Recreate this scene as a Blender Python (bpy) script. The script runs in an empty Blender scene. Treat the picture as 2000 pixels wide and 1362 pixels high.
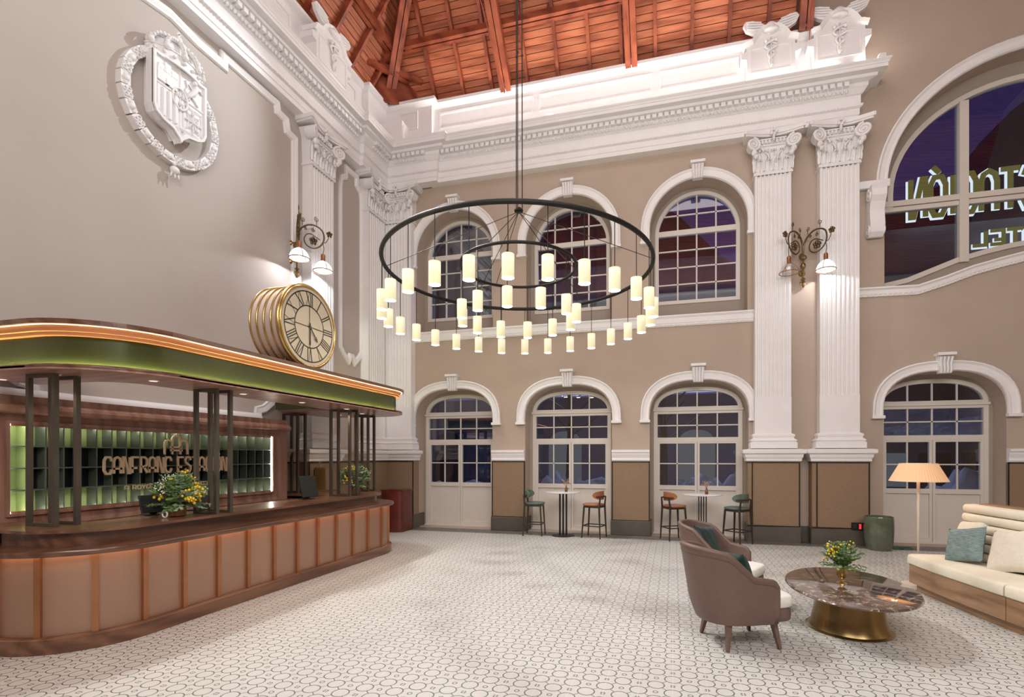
import bpy, math, random
from mathutils import Vector, Matrix
from mathutils.geometry import tessellate_polygon
random.seed(7)
PI = math.pi
sc = bpy.context.scene
COL = sc.collection
# ------------------------------------------------------------------ camera, world, lights, exposure
H = 1.8
YAW = math.atan(265 / 1000)
cd = bpy.data.cameras.new('camera'); cam = bpy.data.objects.new('camera', cd); COL.objects.link(cam)
cam.location = (0, 0, H); cam.rotation_euler = (PI / 2, 0, YAW)
cd.sensor_width = 36; cd.lens = 18.0; cd.shift_x = -50 / 2000; cd.shift_y = 211 / 2000; cd.clip_start = .05; cd.clip_end = 300
sc.camera = cam
sc.view_settings.view_transform = 'Standard'; sc.view_settings.look = 'None'
sc.view_settings.exposure = 0.0; sc.view_settings.gamma = 1.0; sc.view_settings.use_curve_mapping = False
sc.cycles.use_denoising = True; sc.cycles.max_bounces = 7; sc.cycles.diffuse_bounces = 4; sc.cycles.transparent_max_bounces = 12
sc.cycles.sample_clamp_indirect = 6.0

w = bpy.data.worlds.new('dusk'); sc.world = w; w.use_nodes = True
nt = w.node_tree; nt.nodes.clear()
tc = nt.nodes.new('ShaderNodeTexCoord'); sp = nt.nodes.new('ShaderNodeSeparateXYZ'); rp = nt.nodes.new('ShaderNodeValToRGB')
bg = nt.nodes.new('ShaderNodeBackground'); wo = nt.nodes.new('ShaderNodeOutputWorld')
nt.links.new(tc.outputs['Generated'], sp.inputs[0]); nt.links.new(sp.outputs['Z'], rp.inputs[0])
nt.links.new(rp.outputs[0], bg.inputs[0]); nt.links.new(bg.outputs[0], wo.inputs[0])
e = rp.color_ramp.elements
e[0].position = 0.0; e[0].color = (.16, .10, .22, 1)
e[1].position = .75; e[1].color = (.012, .015, .06, 1)
q = rp.color_ramp.elements.new(.3); q.color = (.040, .034, .13, 1)
bg.inputs[1].default_value = 1.0

def lamp(name, kind, loc, target=None, power=100, color=(1, 1, 1), size=.1, size_y=None, angle=60, blend=.4, rot=None):
    d = bpy.data.lights.new(name, kind); d.energy = power; d.color = color
    if kind == 'AREA':
        d.size = size
        if size_y: d.shape = 'RECTANGLE'; d.size_y = size_y
    else:
        d.shadow_soft_size = size
    if kind == 'SPOT': d.spot_size = math.radians(angle); d.spot_blend = blend
    o = bpy.data.objects.new(name, d); COL.objects.link(o); o.location = loc
    if target is not None:
        o.rotation_euler = (Vector(target) - Vector(loc)).to_track_quat('-Z', 'Y').to_euler()
    elif rot is not None: o.rotation_euler = rot
    return o
NEUT = (1, .965, .94); COOL = (.93, .97, 1.0); WARM = (1, .78, .52)
# added area lights for ambient fill, behind and above the camera
lamp('fill_light_rear', 'AREA', (2.0, -2.6, 7.2), (2.0, 7.5, 2.5), 760, NEUT, 10.0, 2.4)
lamp('fill_light_centre', 'AREA', (0.2, 5.0, 12.4), (0.2, 5.4, 0), 260, NEUT, 7.0, 6.0)
# floodlights standing on the cornice
lamp('flood_crest', 'SPOT', (-3.3, 9.5, 10.6), (-7.3, 5.7, 6.9), 900, (.86, .95, 1), .035, angle=42, blend=.8)
lamp('flood_floor', 'SPOT', (-6.6, 5.6, 9.9), (-1.3, 4.6, 0), 2050, (1, .995, .99), .22, angle=78, blend=.9)
lamp('flood_floor', 'SPOT', (-6.6, 9.2, 9.9), (-1.8, 7.4, 0), 1300, (1, .995, .99), .22, angle=78, blend=.9)
lamp('flood_left_wall', 'SPOT', (5.5, 2.0, 9.0), (-7.3, 4.8, 3.8), 520, NEUT, .1, angle=50, blend=.9)
# warm-neutral LED runs on the cornice ledges, shining up
lamp('cornice_wash', 'AREA', (-1.1, 11.33, 9.6), (-1.1, 11.4, 11.5), 11, (1, .93, .86), 8.6, .06)
lamp('cornice_wash', 'AREA', (-6.76, 4.6, 9.65), (-6.55, 4.6, 11.5), 15, (1, .93, .86), .06, 11.5)
lamp('roof_wash', 'AREA', (-1.6, 11.47, 9.60), (-1.6, 9.67, 10.42), 215, (1, .95, .9), 9.2, .08)
lamp('roof_wash', 'AREA', (-6.93, 4.6, 9.60), (-5.13, 4.6, 10.48), 160, (1, .95, .9), .08, 12)
lamp('roof_wash', 'AREA', (2, -3.3, 9.72), (2, -2.0, 11.7), 110, (1, .95, .9), 14, .08)
lamp('cornice_wash', 'AREA', (3.75, 11.4, 9.6), (3.8, 11.9, 12.0), 9, (1, .93, .86), .5, .06)
# added bluish fill that brightens the snow outside, no lamp modelled
lamp('snow_fill_light', 'AREA', (0, 22, 9), (0, 19, 0), 650, (.55, .66, 1), 14, 3)

# ------------------------------------------------------------------ materials
MATS = {}
def newmat(n):
    m = bpy.data.materials.new(n); m.use_nodes = True; MATS[n] = m
    return m, m.node_tree, m.node_tree.nodes['Principled BSDF']
def L(nt, a, b): nt.links.new(a, b)
def coords(nt, scale=(1, 1, 1), rot=(0, 0, 0), kind='Object'):
    t = nt.nodes.new('ShaderNodeTexCoord'); m = nt.nodes.new('ShaderNodeMapping')
    m.inputs['Scale'].default_value = scale; m.inputs['Rotation'].default_value = rot
    L(nt, t.outputs[kind], m.inputs[0]); return m.outputs[0]
def noise(nt, v, scale=5, detail=3, rough=.5):
    n = nt.nodes.new('ShaderNodeTexNoise'); n.inputs['Scale'].default_value = scale
    n.inputs['Detail'].default_value = detail; n.inputs['Roughness'].default_value = rough
    if v is not None: L(nt, v, n.inputs['Vector'])
    return n.outputs[0]
def ramp(nt, v, cols):
    r = nt.nodes.new('ShaderNodeValToRGB'); L(nt, v, r.inputs[0])
    el = r.color_ramp.elements
    el[0].position = cols[0][0]; el[0].color = (*cols[0][1], 1); el[1].position = cols[-1][0]; el[1].color = (*cols[-1][1], 1)
    for p, c in cols[1:-1]:
        x = el.new(p); x.color = (*c, 1)
    return r.outputs[0]
def bump(nt, bs, v, s=.2, d=.01):
    b = nt.nodes.new('ShaderNodeBump'); b.inputs['Strength'].default_value = s; b.inputs['Distance'].default_value = d
    L(nt, v, b.inputs['Height']); L(nt, b.outputs[0], bs.inputs['Normal'])
def mottled(n, c1, c2, scale=4, rough=.6, metal=0, bs=.15, bscale=60, stretch=(1, 1, 1), spec=.5, bd=.004, coat=0):
    m, nt, b = newmat(n); v = coords(nt, stretch)
    L(nt, ramp(nt, noise(nt, v, scale, 4, .6), [(.3, c1), (.7, c2)]), b.inputs['Base Color'])
    b.inputs['Roughness'].default_value = rough; b.inputs['Metallic'].default_value = metal
    b.inputs['Specular IOR Level'].default_value = spec; b.inputs['Coat Weight'].default_value = coat
    if bs: bump(nt, b, noise(nt, v, bscale, 3), bs, bd)
    return m
def wood(n, c1, c2, c3, grain=(1, 14, 14), rough=.35, scale=2.2, coat=.2, bs=.1):
    m, nt, b = newmat(n); v = coords(nt, grain)
    n1 = noise(nt, v, scale, 6, .62); wv = nt.nodes.new('ShaderNodeTexWave'); wv.wave_type = 'BANDS'; wv.bands_direction = 'DIAGONAL'
    wv.inputs['Scale'].default_value = .35; wv.inputs['Distortion'].default_value = 9; wv.inputs['Detail'].default_value = 3
    L(nt, v, wv.inputs['Vector'])
    mx = nt.nodes.new('ShaderNodeMath'); mx.operation = 'ADD'; mx.use_clamp = True
    m2 = nt.nodes.new('ShaderNodeMath'); m2.operation = 'MULTIPLY'; m2.inputs[1].default_value = .35; L(nt, wv.outputs[1], m2.inputs[0])
    m3 = nt.nodes.new('ShaderNodeMath'); m3.operation = 'MULTIPLY'; m3.inputs[1].default_value = .72; L(nt, n1, m3.inputs[0])
    L(nt, m2.outputs[0], mx.inputs[0]); L(nt, m3.outputs[0], mx.inputs[1])
    oi = nt.nodes.new('ShaderNodeObjectInfo'); hs = nt.nodes.new('ShaderNodeHueSaturation')
    mr = nt.nodes.new('ShaderNodeMapRange'); mr.inputs[3].default_value = .82; mr.inputs[4].default_value = 1.16
    L(nt, oi.outputs['Random'], mr.inputs[0]); L(nt, mr.outputs[0], hs.inputs['Value'])
    L(nt, ramp(nt, mx.outputs[0], [(.25, c1), (.5, c2), (.75, c3)]), hs.inputs['Color']); L(nt, hs.outputs[0], b.inputs['Base Color'])
    b.inputs['Roughness'].default_value = rough; b.inputs['Coat Weight'].default_value = coat; b.inputs['Coat Roughness'].default_value = .15
    if bs: bump(nt, b, mx.outputs[0], bs, .003)
    return m
def emit(n, c, s):
    m = bpy.data.materials.new(n); m.use_nodes = True; nt = m.node_tree; nt.nodes.clear()
    e = nt.nodes.new('ShaderNodeEmission'); e.inputs[0].default_value = (*c, 1); e.inputs[1].default_value = s
    o = nt.nodes.new('ShaderNodeOutputMaterial'); L(nt, e.outputs[0], o.inputs[0]); MATS[n] = m; return m

wall_m = mottled('wall_beige', (.46, .365, .295), (.50, .40, .325), 1.2, .75, 0, .12, 90)
wall_l = mottled('wall_greige', (.49, .435, .395), (.525, .465, .425), .8, .75, 0, .12, 90)
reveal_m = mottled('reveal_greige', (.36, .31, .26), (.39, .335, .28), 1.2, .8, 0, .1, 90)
white_m = mottled('white_plaster', (.85, .83, .83), (.89, .875, .875), 3, .55, 0, .08, 40)
frame_m = mottled('cream_frame', (.68, .63, .57), (.71, .66, .60), 3, .4, 0, .03, 40)
panel_m = mottled('woven_panel', (.25, .165, .10), (.32, .215, .135), 10, .7, 0, .5, 90, (1.2, 1.2, 10))
dark_m = mottled('bronze_trim', (.030, .024, .016), (.045, .036, .025), 8, .4, .5, .05)
base_m = mottled('stone_baseboard', (.085, .075, .058), (.11, .095, .075), 3, .5, 0, .1)
stone_m = mottled('grey_stone', (.13, .125, .115), (.19, .18, .165), 4, .5, 0, .2, 30)
walnut = wood('walnut', (.085, .034, .018), (.135, .058, .031), (.19, .088, .049), (9, 1.0, 9), .3, 1.6, .35)
walnut_v = wood('walnut_vertical', (.24, .115, .08), (.34, .175, .125), (.42, .23, .17), (9, 9, 1.2), .35, 2.0, .2)
soffw = wood('soffit_walnut', (.24, .115, .08), (.34, .175, .125), (.42, .23, .17), (1.2, 9, 9), .35, 2.0, .2)
oak = wood('oak', (.19, .105, .052), (.27, .155, .08), (.34, .205, .115), (6, 1.0, 9), .45, 2.4, .1)
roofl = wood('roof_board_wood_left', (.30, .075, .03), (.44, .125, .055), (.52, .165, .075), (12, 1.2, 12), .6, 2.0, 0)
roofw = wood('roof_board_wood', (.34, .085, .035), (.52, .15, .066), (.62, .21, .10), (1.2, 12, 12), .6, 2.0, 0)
beamw = wood('roof_beam_wood', (.16, .032, .014), (.28, .06, .026), (.38, .095, .04), (3, 3, 3), .5, 2.0, .1)
copper = mottled('brushed_copper', (.40, .245, .175), (.46, .285, .205), 2, .42, .55, .12, 220, (1, 1, .15))
copper_b = mottled('copper_trim', (.36, .16, .075), (.44, .20, .10), 4, .3, .7, 0)
crownm = mottled('orange_copper_paint', (.50, .20, .09), (.56, .235, .11), 4, .5, .15, 0)
greenm = mottled('green_lacquer', (.050, .060, .022), (.062, .074, .028), 1.5, .25, .35, .02, 30)
brass = mottled('brass', (.52, .36, .14), (.60, .43, .18), 5, .25, .95, .02)
brass_d = mottled('aged_brass', (.26, .17, .075), (.36, .25, .11), 5, .28, .9, .05, 20)
bronze = mottled('dark_bronze', (.085, .072, .055), (.12, .10, .078), 4, .4, .5, .03)
iron = mottled('iron_gilt', (.10, .065, .03), (.20, .135, .06), 20, .4, .7, .2, 60)
black = mottled('black_satin', (.010, .010, .010), (.016, .015, .014), 8, .5, 0, 0, spec=.3)
clockface = mottled('clock_cream', (.60, .51, .37), (.64, .55, .41), 3, .5, 0, 0)
clockpink = mottled('clock_drum', (.56, .45, .38), (.60, .48, .41), 3, .45, .1, 0)
glassbrown = mottled('amber_glass', (.16, .065, .025), (.22, .095, .04), 6, .08, .2, .2, 12)
leaf_m = mottled('leaf_green', (.07, .16, .035), (.17, .30, .09), 30, .5, 0, 0)
leaf2_m = mottled('leaf_sage', (.14, .22, .12), (.34, .42, .26), 30, .5, 0, 0)
yellow_m = mottled('yellow_petal', (.78, .50, .02), (.88, .66, .05), 30, .5, 0, 0)
whitefl_m = mottled('white_petal', (.7, .72, .62), (.8, .8, .72), 30, .5, 0, 0)
pinkfl_m = mottled('dried_petal', (.42, .20, .08), (.62, .36, .20), 30, .6, 0, 0)
taupe = mottled('taupe_leather', (.135, .082, .066), (.155, .095, .077), 6, .5, 0, .12, 160, coat=.05)
taupe_w = mottled('taupe_stained_wood', (.13, .075, .055), (.17, .10, .075), 5, .4, 0, .05)
whitef = mottled('white_fabric', (.74, .72, .67), (.80, .78, .73), 14, .85, 0, .25, 220)
creamf = mottled('cream_fabric', (.74, .68, .54), (.79, .73, .59), 14, .85, 0, .25, 220)
linen = mottled('linen_fabric', (.66, .60, .50), (.74, .68, .58), 24, .9, 0, .5, 240)
velvet = mottled('dark_green_velvet', (.004, .024, .022), (.008, .040, .036), 7, .55, 0, .1)
velvet.node_tree.nodes['Principled BSDF'].inputs['Sheen Weight'].default_value = .08
bluef = mottled('teal_striped_fabric', (.075, .13, .135), (.28, .36, .35), 5, .8, 0, .3, 120, (3, 3, 26))
orangel = mottled('tan_leather', (.33, .115, .045), (.40, .15, .062), 6, .45, 0, .08)
greenv = mottled('sage_velvet', (.075, .11, .085), (.14, .18, .14), 9, .7, 0, .1)
stoolw = mottled('dark_stained_wood', (.030, .020, .015), (.045, .031, .023), 5, .4, 0, .05)
potm = mottled('green_glaze', (.075, .095, .062), (.13, .15, .10), 5, .13, 0, .1, 5, coat=.5)
redm = mottled('oxblood_lacquer', (.10, .018, .014), (.14, .026, .02), 4, .3, 0, .02)
whitem = mottled('white_marble', (.72, .70, .67), (.80, .78, .76), 5, .25, 0, 0)
lampw = mottled('white_metal', (.70, .62, .54), (.74, .66, .58), 5, .45, 0, 0)
cellg = mottled('pigeonhole_green', (.20, .27, .095), (.25, .33, .13), 3, .5, 0, .03)
cellg2 = mottled('pigeonhole_edge', (.10, .13, .10), (.15, .18, .14), 3, .45, .2, .03)
cellb = mottled('pigeonhole_black', (.004, .005, .007), (.008, .009, .012), 3, .3, 0, 0)
gold_l = mottled('letter_gold', (.62, .46, .29), (.68, .52, .34), 6, .45, .15, 0)
snow = mottled('snow', (.62, .66, .78), (.78, .80, .88), 1.2, .8, 0, .8, 3, bd=.1)
mount = mottled('mountain', (.03, .028, .04), (.10, .09, .13), .12, .9, 0, 0)
extw = mottled('exterior_wall', (.10, .10, .13), (.14, .135, .17), .8, .8, 0, 0)
greenc = mottled('green_cord', (.06, .15, .08), (.08, .19, .10), 8, .5, 0, 0)
rope = mottled('steel_wire', (.05, .045, .04), (.07, .06, .055), 5, .4, .6, 0)
# emperador marble top
m, nt, b = newmat('brown_marble'); v = coords(nt, (1, 1, 1))
n1 = noise(nt, v, 3.5, 8, .65); vo = nt.nodes.new('ShaderNodeTexVoronoi'); vo.feature = 'DISTANCE_TO_EDGE'; vo.inputs['Scale'].default_value = 5
ad = nt.nodes.new('ShaderNodeVectorMath'); ad.operation = 'ADD'; nn = nt.nodes.new('ShaderNodeTexNoise'); nn.inputs['Scale'].default_value = 4; nn.inputs['Detail'].default_value = 6
L(nt, v, nn.inputs['Vector']); L(nt, v, ad.inputs[0]); L(nt, nn.outputs[1], ad.inputs[1]); L(nt, ad.outputs[0], vo.inputs['Vector'])
vein = ramp(nt, vo.outputs[0], [(.0, (1, 1, 1)), (.06, (0, 0, 0))]); nz = ramp(nt, noise(nt, v, 9, 4), [(.46, (0, 0, 0)), (.60, (1, 1, 1))])
mu = nt.nodes.new('ShaderNodeMix'); mu.data_type = 'RGBA'; mu.blend_type = 'MULTIPLY'; mu.inputs[0].default_value = 1; L(nt, vein, mu.inputs[6]); L(nt, nz, mu.inputs[7])
mi = nt.nodes.new('ShaderNodeMix'); mi.data_type = 'RGBA'; L(nt, mu.outputs[2], mi.inputs[0]); L(nt, ramp(nt, n1, [(.35, (.05, .032, .023)), (.7, (.16, .105, .078))]), mi.inputs[6])
mi.inputs[7].default_value = (.62, .52, .42, 1); L(nt, mi.outputs[2], b.inputs['Base Color']); b.inputs['Roughness'].default_value = .07; b.inputs['Coat Weight'].default_value = .5
# window glass: clear with a mirror-like sheen that grows at grazing angles
m = bpy.data.materials.new('window_glass'); m.use_nodes = True; nt = m.node_tree; nt.nodes.clear(); MATS['window_glass'] = m
tr = nt.nodes.new('ShaderNodeBsdfTransparent'); tr.inputs[0].default_value = (.80, .83, .86, 1)
gl = nt.nodes.new('ShaderNodeBsdfGlossy'); gl.inputs['Roughness'].default_value = .0; lw = nt.nodes.new('ShaderNodeLayerWeight'); lw.inputs['Blend'].default_value = .5
pw4 = nt.nodes.new('ShaderNodeMath'); pw4.operation = 'POWER'; pw4.inputs[1].default_value = 4; L(nt, lw.outputs['Facing'], pw4.inputs[0])
fr = nt.nodes.new('ShaderNodeMath'); fr.operation = 'MULTIPLY_ADD'; fr.inputs[1].default_value = .8; fr.inputs[2].default_value = .13; L(nt, pw4.outputs[0], fr.inputs[0])
mxs = nt.nodes.new('ShaderNodeMixShader'); L(nt, fr.outputs[0], mxs.inputs[0]); L(nt, tr.outputs[0], mxs.inputs[1]); L(nt, gl.outputs[0], mxs.inputs[2])
oo = nt.nodes.new('ShaderNodeOutputMaterial'); L(nt, mxs.outputs[0], oo.inputs[0]); glass = m
# lit sconce glass
m = bpy.data.materials.new('clear_shade_glass'); m.use_nodes = True; nt = m.node_tree; nt.nodes.clear()
tr = nt.nodes.new('ShaderNodeBsdfTransparent'); gl = nt.nodes.new('ShaderNodeBsdfGlossy'); gl.inputs['Roughness'].default_value = .05
mxs = nt.nodes.new('ShaderNodeMixShader'); mxs.inputs[0].default_value = .22; L(nt, tr.outputs[0], mxs.inputs[1]); L(nt, gl.outputs[0], mxs.inputs[2])
oo = nt.nodes.new('ShaderNodeOutputMaterial'); L(nt, mxs.outputs[0], oo.inputs[0]); shadeglass = m
led_w = emit('led_warm', (1, .55, .25), 9); led_g = emit('led_lime', (1, .98, .42), 95); led_c = emit('led_neutral', (1, .93, .85), 9)
led_rack = emit('led_rack', (1, .97, .86), 45); led_rim = emit('led_rim', (1, .62, .36), 5); led_orange = emit('led_amber', (1, .50, .24), 7)
sh_em = emit('pendant_glow', (1, .90, .60), 1.05); sh_bot = emit('pendant_bottom', (1, .94, .84), 34.0)
dome_on = emit('dome_lit', (.96, .98, 1), 1.6); bulb_on = emit('bulb_lit', (.95, .97, 1), 14); dl_em = emit('downlight_glow', (1, .9, .75), 1.0)
red_em = emit('red_display', (1, .05, .06), 1.2); sign_em = emit('sign_white', (.85, .95, 1), 1.6); sign_y = emit('sign_olive', (.30, .28, .08), .6)
ext_lit = emit('lit_window', (.75, .85, 1), .14); green_em = emit('green_sign_light', (.1, .8, .4), .8)
# translucent glowing lamp shade (pleated)
m, nt, b = newmat('pleated_shade'); v = coords(nt)
b.inputs['Base Color'].default_value = (.72, .45, .26, 1); b.inputs['Roughness'].default_value = .8
b.inputs['Emission Color'].default_value = (1, .58, .28, 1); b.inputs['Emission Strength'].default_value = .26
pshade = m
m, nt, b = newmat('pendant_shade'); b.inputs['Base Color'].default_value = (.62, .56, .36, 1); b.inputs['Roughness'].default_value = .7
b.inputs['Emission Strength'].default_value = .62
t_ = nt.nodes.new('ShaderNodeTexCoord'); s_ = nt.nodes.new('ShaderNodeSeparateXYZ'); L(nt, t_.outputs['Generated'], s_.inputs[0])
L(nt, ramp(nt, s_.outputs['Z'], [(0, (.62, .57, .34)), (.45, (.78, .74, .50)), (.85, (1, .97, .80)), (1, (.85, .80, .58))]), b.inputs['Emission Color'])
pendm = m
# patterned floor: rings on a chequer lattice, joined by lines, with small rings and quartered dots between
m, nt, b = newmat('patterned_tile_floor'); t_ = nt.nodes.new('ShaderNodeTexCoord')
s_ = nt.nodes.new('ShaderNodeSeparateXYZ'); L(nt, t_.outputs['Object'], s_.inputs[0])
def M(op, a, bb=None, cc=None):
    n = nt.nodes.new('ShaderNodeMath'); n.operation = op
    for i, x in enumerate((a, bb, cc)):
        if x is None: continue
        if isinstance(x, (int, float)): n.inputs[i].default_value = x
        else: L(nt, x, n.inputs[i])
    return n.outputs[0]
A_ = .1288; B_ = .1262
X_ = M('DIVIDE', M('SUBTRACT', s_.outputs[0], -1.0335), A_); Y_ = M('DIVIDE', M('SUBTRACT', s_.outputs[1], 4.0145), B_)
ix = M('ROUND', X_); iy = M('ROUND', Y_)
par = M('PINGPONG', M('ADD', ix, iy), 1.0)            # 0 where ix+iy is even
# nearest even-parity lattice point via rotated coordinates
U_ = M('MULTIPLY', M('ADD', X_, Y_), .5); V_ = M('MULTIPLY', M('SUBTRACT', X_, Y_), .5)
fu = M('SUBTRACT', U_, M('ROUND', U_)); fv = M('SUBTRACT', V_, M('ROUND', V_))
dx = M('ADD', fu, fv); dy = M('SUBTRACT', fu, fv)
rr = M('SQRT', M('ADD', M('MULTIPLY', dx, dx), M('MULTIPLY', dy, dy)))
ring = M('LESS_THAN', M('ABSOLUTE', M('SUBTRACT', rr, .50)), .038)
outside = M('GREATER_THAN', rr, .5)
line = M('MULTIPLY', outside, M('LESS_THAN', M('MINIMUM', M('ABSOLUTE', fu), M('ABSOLUTE', fv)), .021))
# odd lattice motif
U2 = M('ADD', U_, .5); V2 = M('ADD', V_, .5)
gu = M('SUBTRACT', U2, M('ROUND', U2)); gv = M('SUBTRACT', V2, M('ROUND', V2))
ex = M('ADD', gu, gv); ey = M('SUBTRACT', gu, gv)
r2 = M('SQRT', M('ADD', M('MULTIPLY', ex, ex), M('MULTIPLY', ey, ey)))
small = M('LESS_THAN', M('ABSOLUTE', M('SUBTRACT', r2, .135)), .032)
quart = M('MULTIPLY', M('LESS_THAN', r2, .17), M('GREATER_THAN', M('MINIMUM', M('ABSOLUTE', ex), M('ABSOLUTE', ey)), .028))
quart = M('MULTIPLY', quart, M('GREATER_THAN', r2, .06))
xev = M('LESS_THAN', M('PINGPONG', ix, 1.0), .5)
mot = M('ADD', M('MULTIPLY', xev, quart), M('MULTIPLY', M('SUBTRACT', 1.0, xev), small))
tot = M('ADD', M('ADD', ring, line), mot); tot.node.use_clamp = True
jx = M('LESS_THAN', M('ABSOLUTE', M('SUBTRACT', M('MULTIPLY', X_, .5), M('ROUND', M('MULTIPLY', X_, .5)))), .008)
wear = noise(nt, t_.outputs['Object'], 1.3, 4); wr = ramp(nt, wear, [(.3, (.555, .54, .505)), (.7, (.60, .585, .55))])
mi = nt.nodes.new('ShaderNodeMix'); mi.data_type = 'RGBA'; L(nt, M('MULTIPLY', tot, .92), mi.inputs[0]); L(nt, wr, mi.inputs[6]); mi.inputs[7].default_value = (.10, .115, .10, 1)
mj = nt.nodes.new('ShaderNodeMix'); mj.data_type = 'RGBA'; L(nt, M('MULTIPLY', jx, .35), mj.inputs[0]); L(nt, mi.outputs[2], mj.inputs[6]); mj.inputs[7].default_value = (.75, .73, .70, 1)
L(nt, mj.outputs[2], b.inputs['Base Color']); b.inputs['Roughness'].default_value = .42; b.inputs['Specular IOR Level'].default_value = .35
bump(nt, b, M('SUBTRACT', 1.0, M('ADD', tot, jx)), .12, .002)
floor_m = m

# ------------------------------------------------------------------ mesh helpers
class MB:
    def __init__(s, xf=None): s.v = []; s.f = []; s.xf = xf
    def P(s, p):
        s.v.append(tuple(s.xf(*p)) if s.xf else tuple(p)); return len(s.v) - 1
    def box(s, x0, x1, y0, y1, z0, z1):
        i = [s.P((x, y, z)) for z in (z0, z1) for y in (y0, y1) for x in (x0, x1)]
        for q in ((0, 2, 3, 1), (4, 5, 7, 6), (0, 1, 5, 4), (2, 6, 7, 3), (0, 4, 6, 2), (1, 3, 7, 5)): s.f.append(tuple(i[k] for k in q))
        return s
    def hexa(s, pts):
        i = [s.P(p) for p in pts]
        for q in ((0, 3, 2, 1), (4, 5, 6, 7), (0, 1, 5, 4), (1, 2, 6, 5), (2, 3, 7, 6), (3, 0, 4, 7)): s.f.append(tuple(i[k] for k in q))
        return s
    def bar(s, p0, p1, w, h=None, up=(0, 0, 1), w1=None, h1=None):
        h = h or w; p0 = Vector(p0); p1 = Vector(p1); d = (p1 - p0).normalized(); u = Vector(up)
        if abs(d.dot(u)) > .98: u = Vector((1, 0, 0))
        a = d.cross(u).normalized(); b = a.cross(d).normalized(); w1 = w1 or w; h1 = h1 or h
        pts = [p0 + a * sx * w / 2 + b * sy * h / 2 for sx, sy in ((-1, -1), (1, -1), (1, 1), (-1, 1))] + [p1 + a * sx * w1 / 2 + b * sy * h1 / 2 for sx, sy in ((-1, -1), (1, -1), (1, 1), (-1, 1))]
        return s.hexa(pts)
    def tube(s, pts, r, n=8, closed=False, rs=None):
        pts = [Vector(p) for p in pts]; N = len(pts); rings = []; prev = None
        for i, p in enumerate(pts):
            a = pts[(i - 1) % N] if (closed or i > 0) else p; b = pts[(i + 1) % N] if (closed or i < N - 1) else p
            d = (b - a)
            d = d.normalized() if d.length > 1e-9 else Vector((0, 0, 1))
            if prev is None:
                u = Vector((0, 0, 1)) if abs(d.z) < .9 else Vector((1, 0, 0)); u = (u - d * u.dot(d)).normalized()
            else:
                u = (prev - d * prev.dot(d)); u = u.normalized() if u.length > 1e-6 else prev
            prev = u; w = d.cross(u); rad = rs[i] if rs else r
            rings.append([s.P(p + (u * math.cos(2 * PI * k / n) + w * math.sin(2 * PI * k / n)) * rad) for k in range(n)])
        m = N if closed else N - 1
        for i in range(m):
            A, B = rings[i], rings[(i + 1) % N]
            for k in range(n): s.f.append((A[k], A[(k + 1) % n], B[(k + 1) % n], B[k]))
        if not closed: s.f.append(tuple(reversed(rings[0]))); s.f.append(tuple(rings[-1]))
        return s
    def lathe(s, prof, n=24, o=(0, 0, 0), sx=1, sy=1, rot=0, cap=True):
        rings = []
        for r, z in prof:
            rings.append([s.P((o[0] + r * (sx * math.cos(2 * PI * k / n) * math.cos(rot) - sy * math.sin(2 * PI * k / n) * math.sin(rot)),
                               o[1] + r * (sx * math.cos(2 * PI * k / n) * math.sin(rot) + sy * math.sin(2 * PI * k / n) * math.cos(rot)), o[2] + z)) for k in range(n)])
        for i in range(len(rings) - 1):
            A, B = rings[i], rings[i + 1]
            for k in range(n): s.f.append((A[k], A[(k + 1) % n], B[(k + 1) % n], B[k]))
        if cap: s.f.append(tuple(reversed(rings[0]))); s.f.append(tuple(rings[-1]))
        return s
    def sphere(s, c, r, n=10, m=6, sc=(1, 1, 1)):
        prof = [(max(1e-4, math.sin(PI * i / m)) * r, -math.cos(PI * i / m) * r) for i in range(m + 1)]
        rings = []
        for rr_, z in prof: rings.append([s.P((c[0] + rr_ * math.cos(2 * PI * k / n) * sc[0], c[1] + rr_ * math.sin(2 * PI * k / n) * sc[1], c[2] + z * sc[2])) for k in range(n)])
        for i in range(m):
            A, B = rings[i], rings[i + 1]
            for k in range(n): s.f.append((A[k], A[(k + 1) % n], B[(k + 1) % n], B[k]))
        return s
    def prism(s, poly, m, d0, d1, holes=()):
        """poly in (a,b); m(a,b,d)->xyz; tessellated, with holes"""
        loops = [list(poly)] + [list(h) for h in holes]
        allp = [p for lp in loops for p in lp]
        tris = tessellate_polygon([[Vector((p[0], p[1], 0)) for p in lp] for lp in loops])
        i0 = [s.P(m(p[0], p[1], d0)) for p in allp]; i1 = [s.P(m(p[0], p[1], d1)) for p in allp]
        for t in tris: s.f.append(tuple(i0[k] for k in t)); s.f.append(tuple(i1[k] for k in reversed(t)))
        k = 0
        for lp in loops:
            n = len(lp)
            for j in range(n): a, b = k + j, k + (j + 1) % n; s.f.append((i0[a], i0[b], i1[b], i1[a]))
            k += n
        return s
    def sweep(s, path, prof, m, closed=False, cap=True):
        """path (a,b) 2D; prof list (n,d): n = offset to the right of travel in plane, d = other axis; m(a,b,d)->xyz"""
        N = len(path); rings = []
        for i in range(N):
            p = Vector(path[i]); a = Vector(path[(i - 1) % N]) if (closed or i > 0) else None; b = Vector(path[(i + 1) % N]) if (closed or i < N - 1) else None
            d1 = (p - a).normalized() if a is not None else None; d2 = (b - p).normalized() if b is not None else None
            if d1 is None: d1 = d2
            if d2 is None: d2 = d1
            n1 = Vector((d1.y, -d1.x)); n2 = Vector((d2.y, -d2.x)); nn_ = (n1 + n2)
            nn_ = nn_.normalized() if nn_.length > 1e-6 else n1
            k = 1 / max(.35, nn_.dot(n1))
            rings.append([s.P(m(p.x + nn_.x * n * k, p.y + nn_.y * n * k, d)) for n, d in prof])
        K = len(prof)
        for i in range(N if closed else N - 1):
            A, B = rings[i], rings[(i + 1) % N]
            for k in range(K): s.f.append((A[k], A[(k + 1) % K], B[(k + 1) % K], B[k]))
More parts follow.
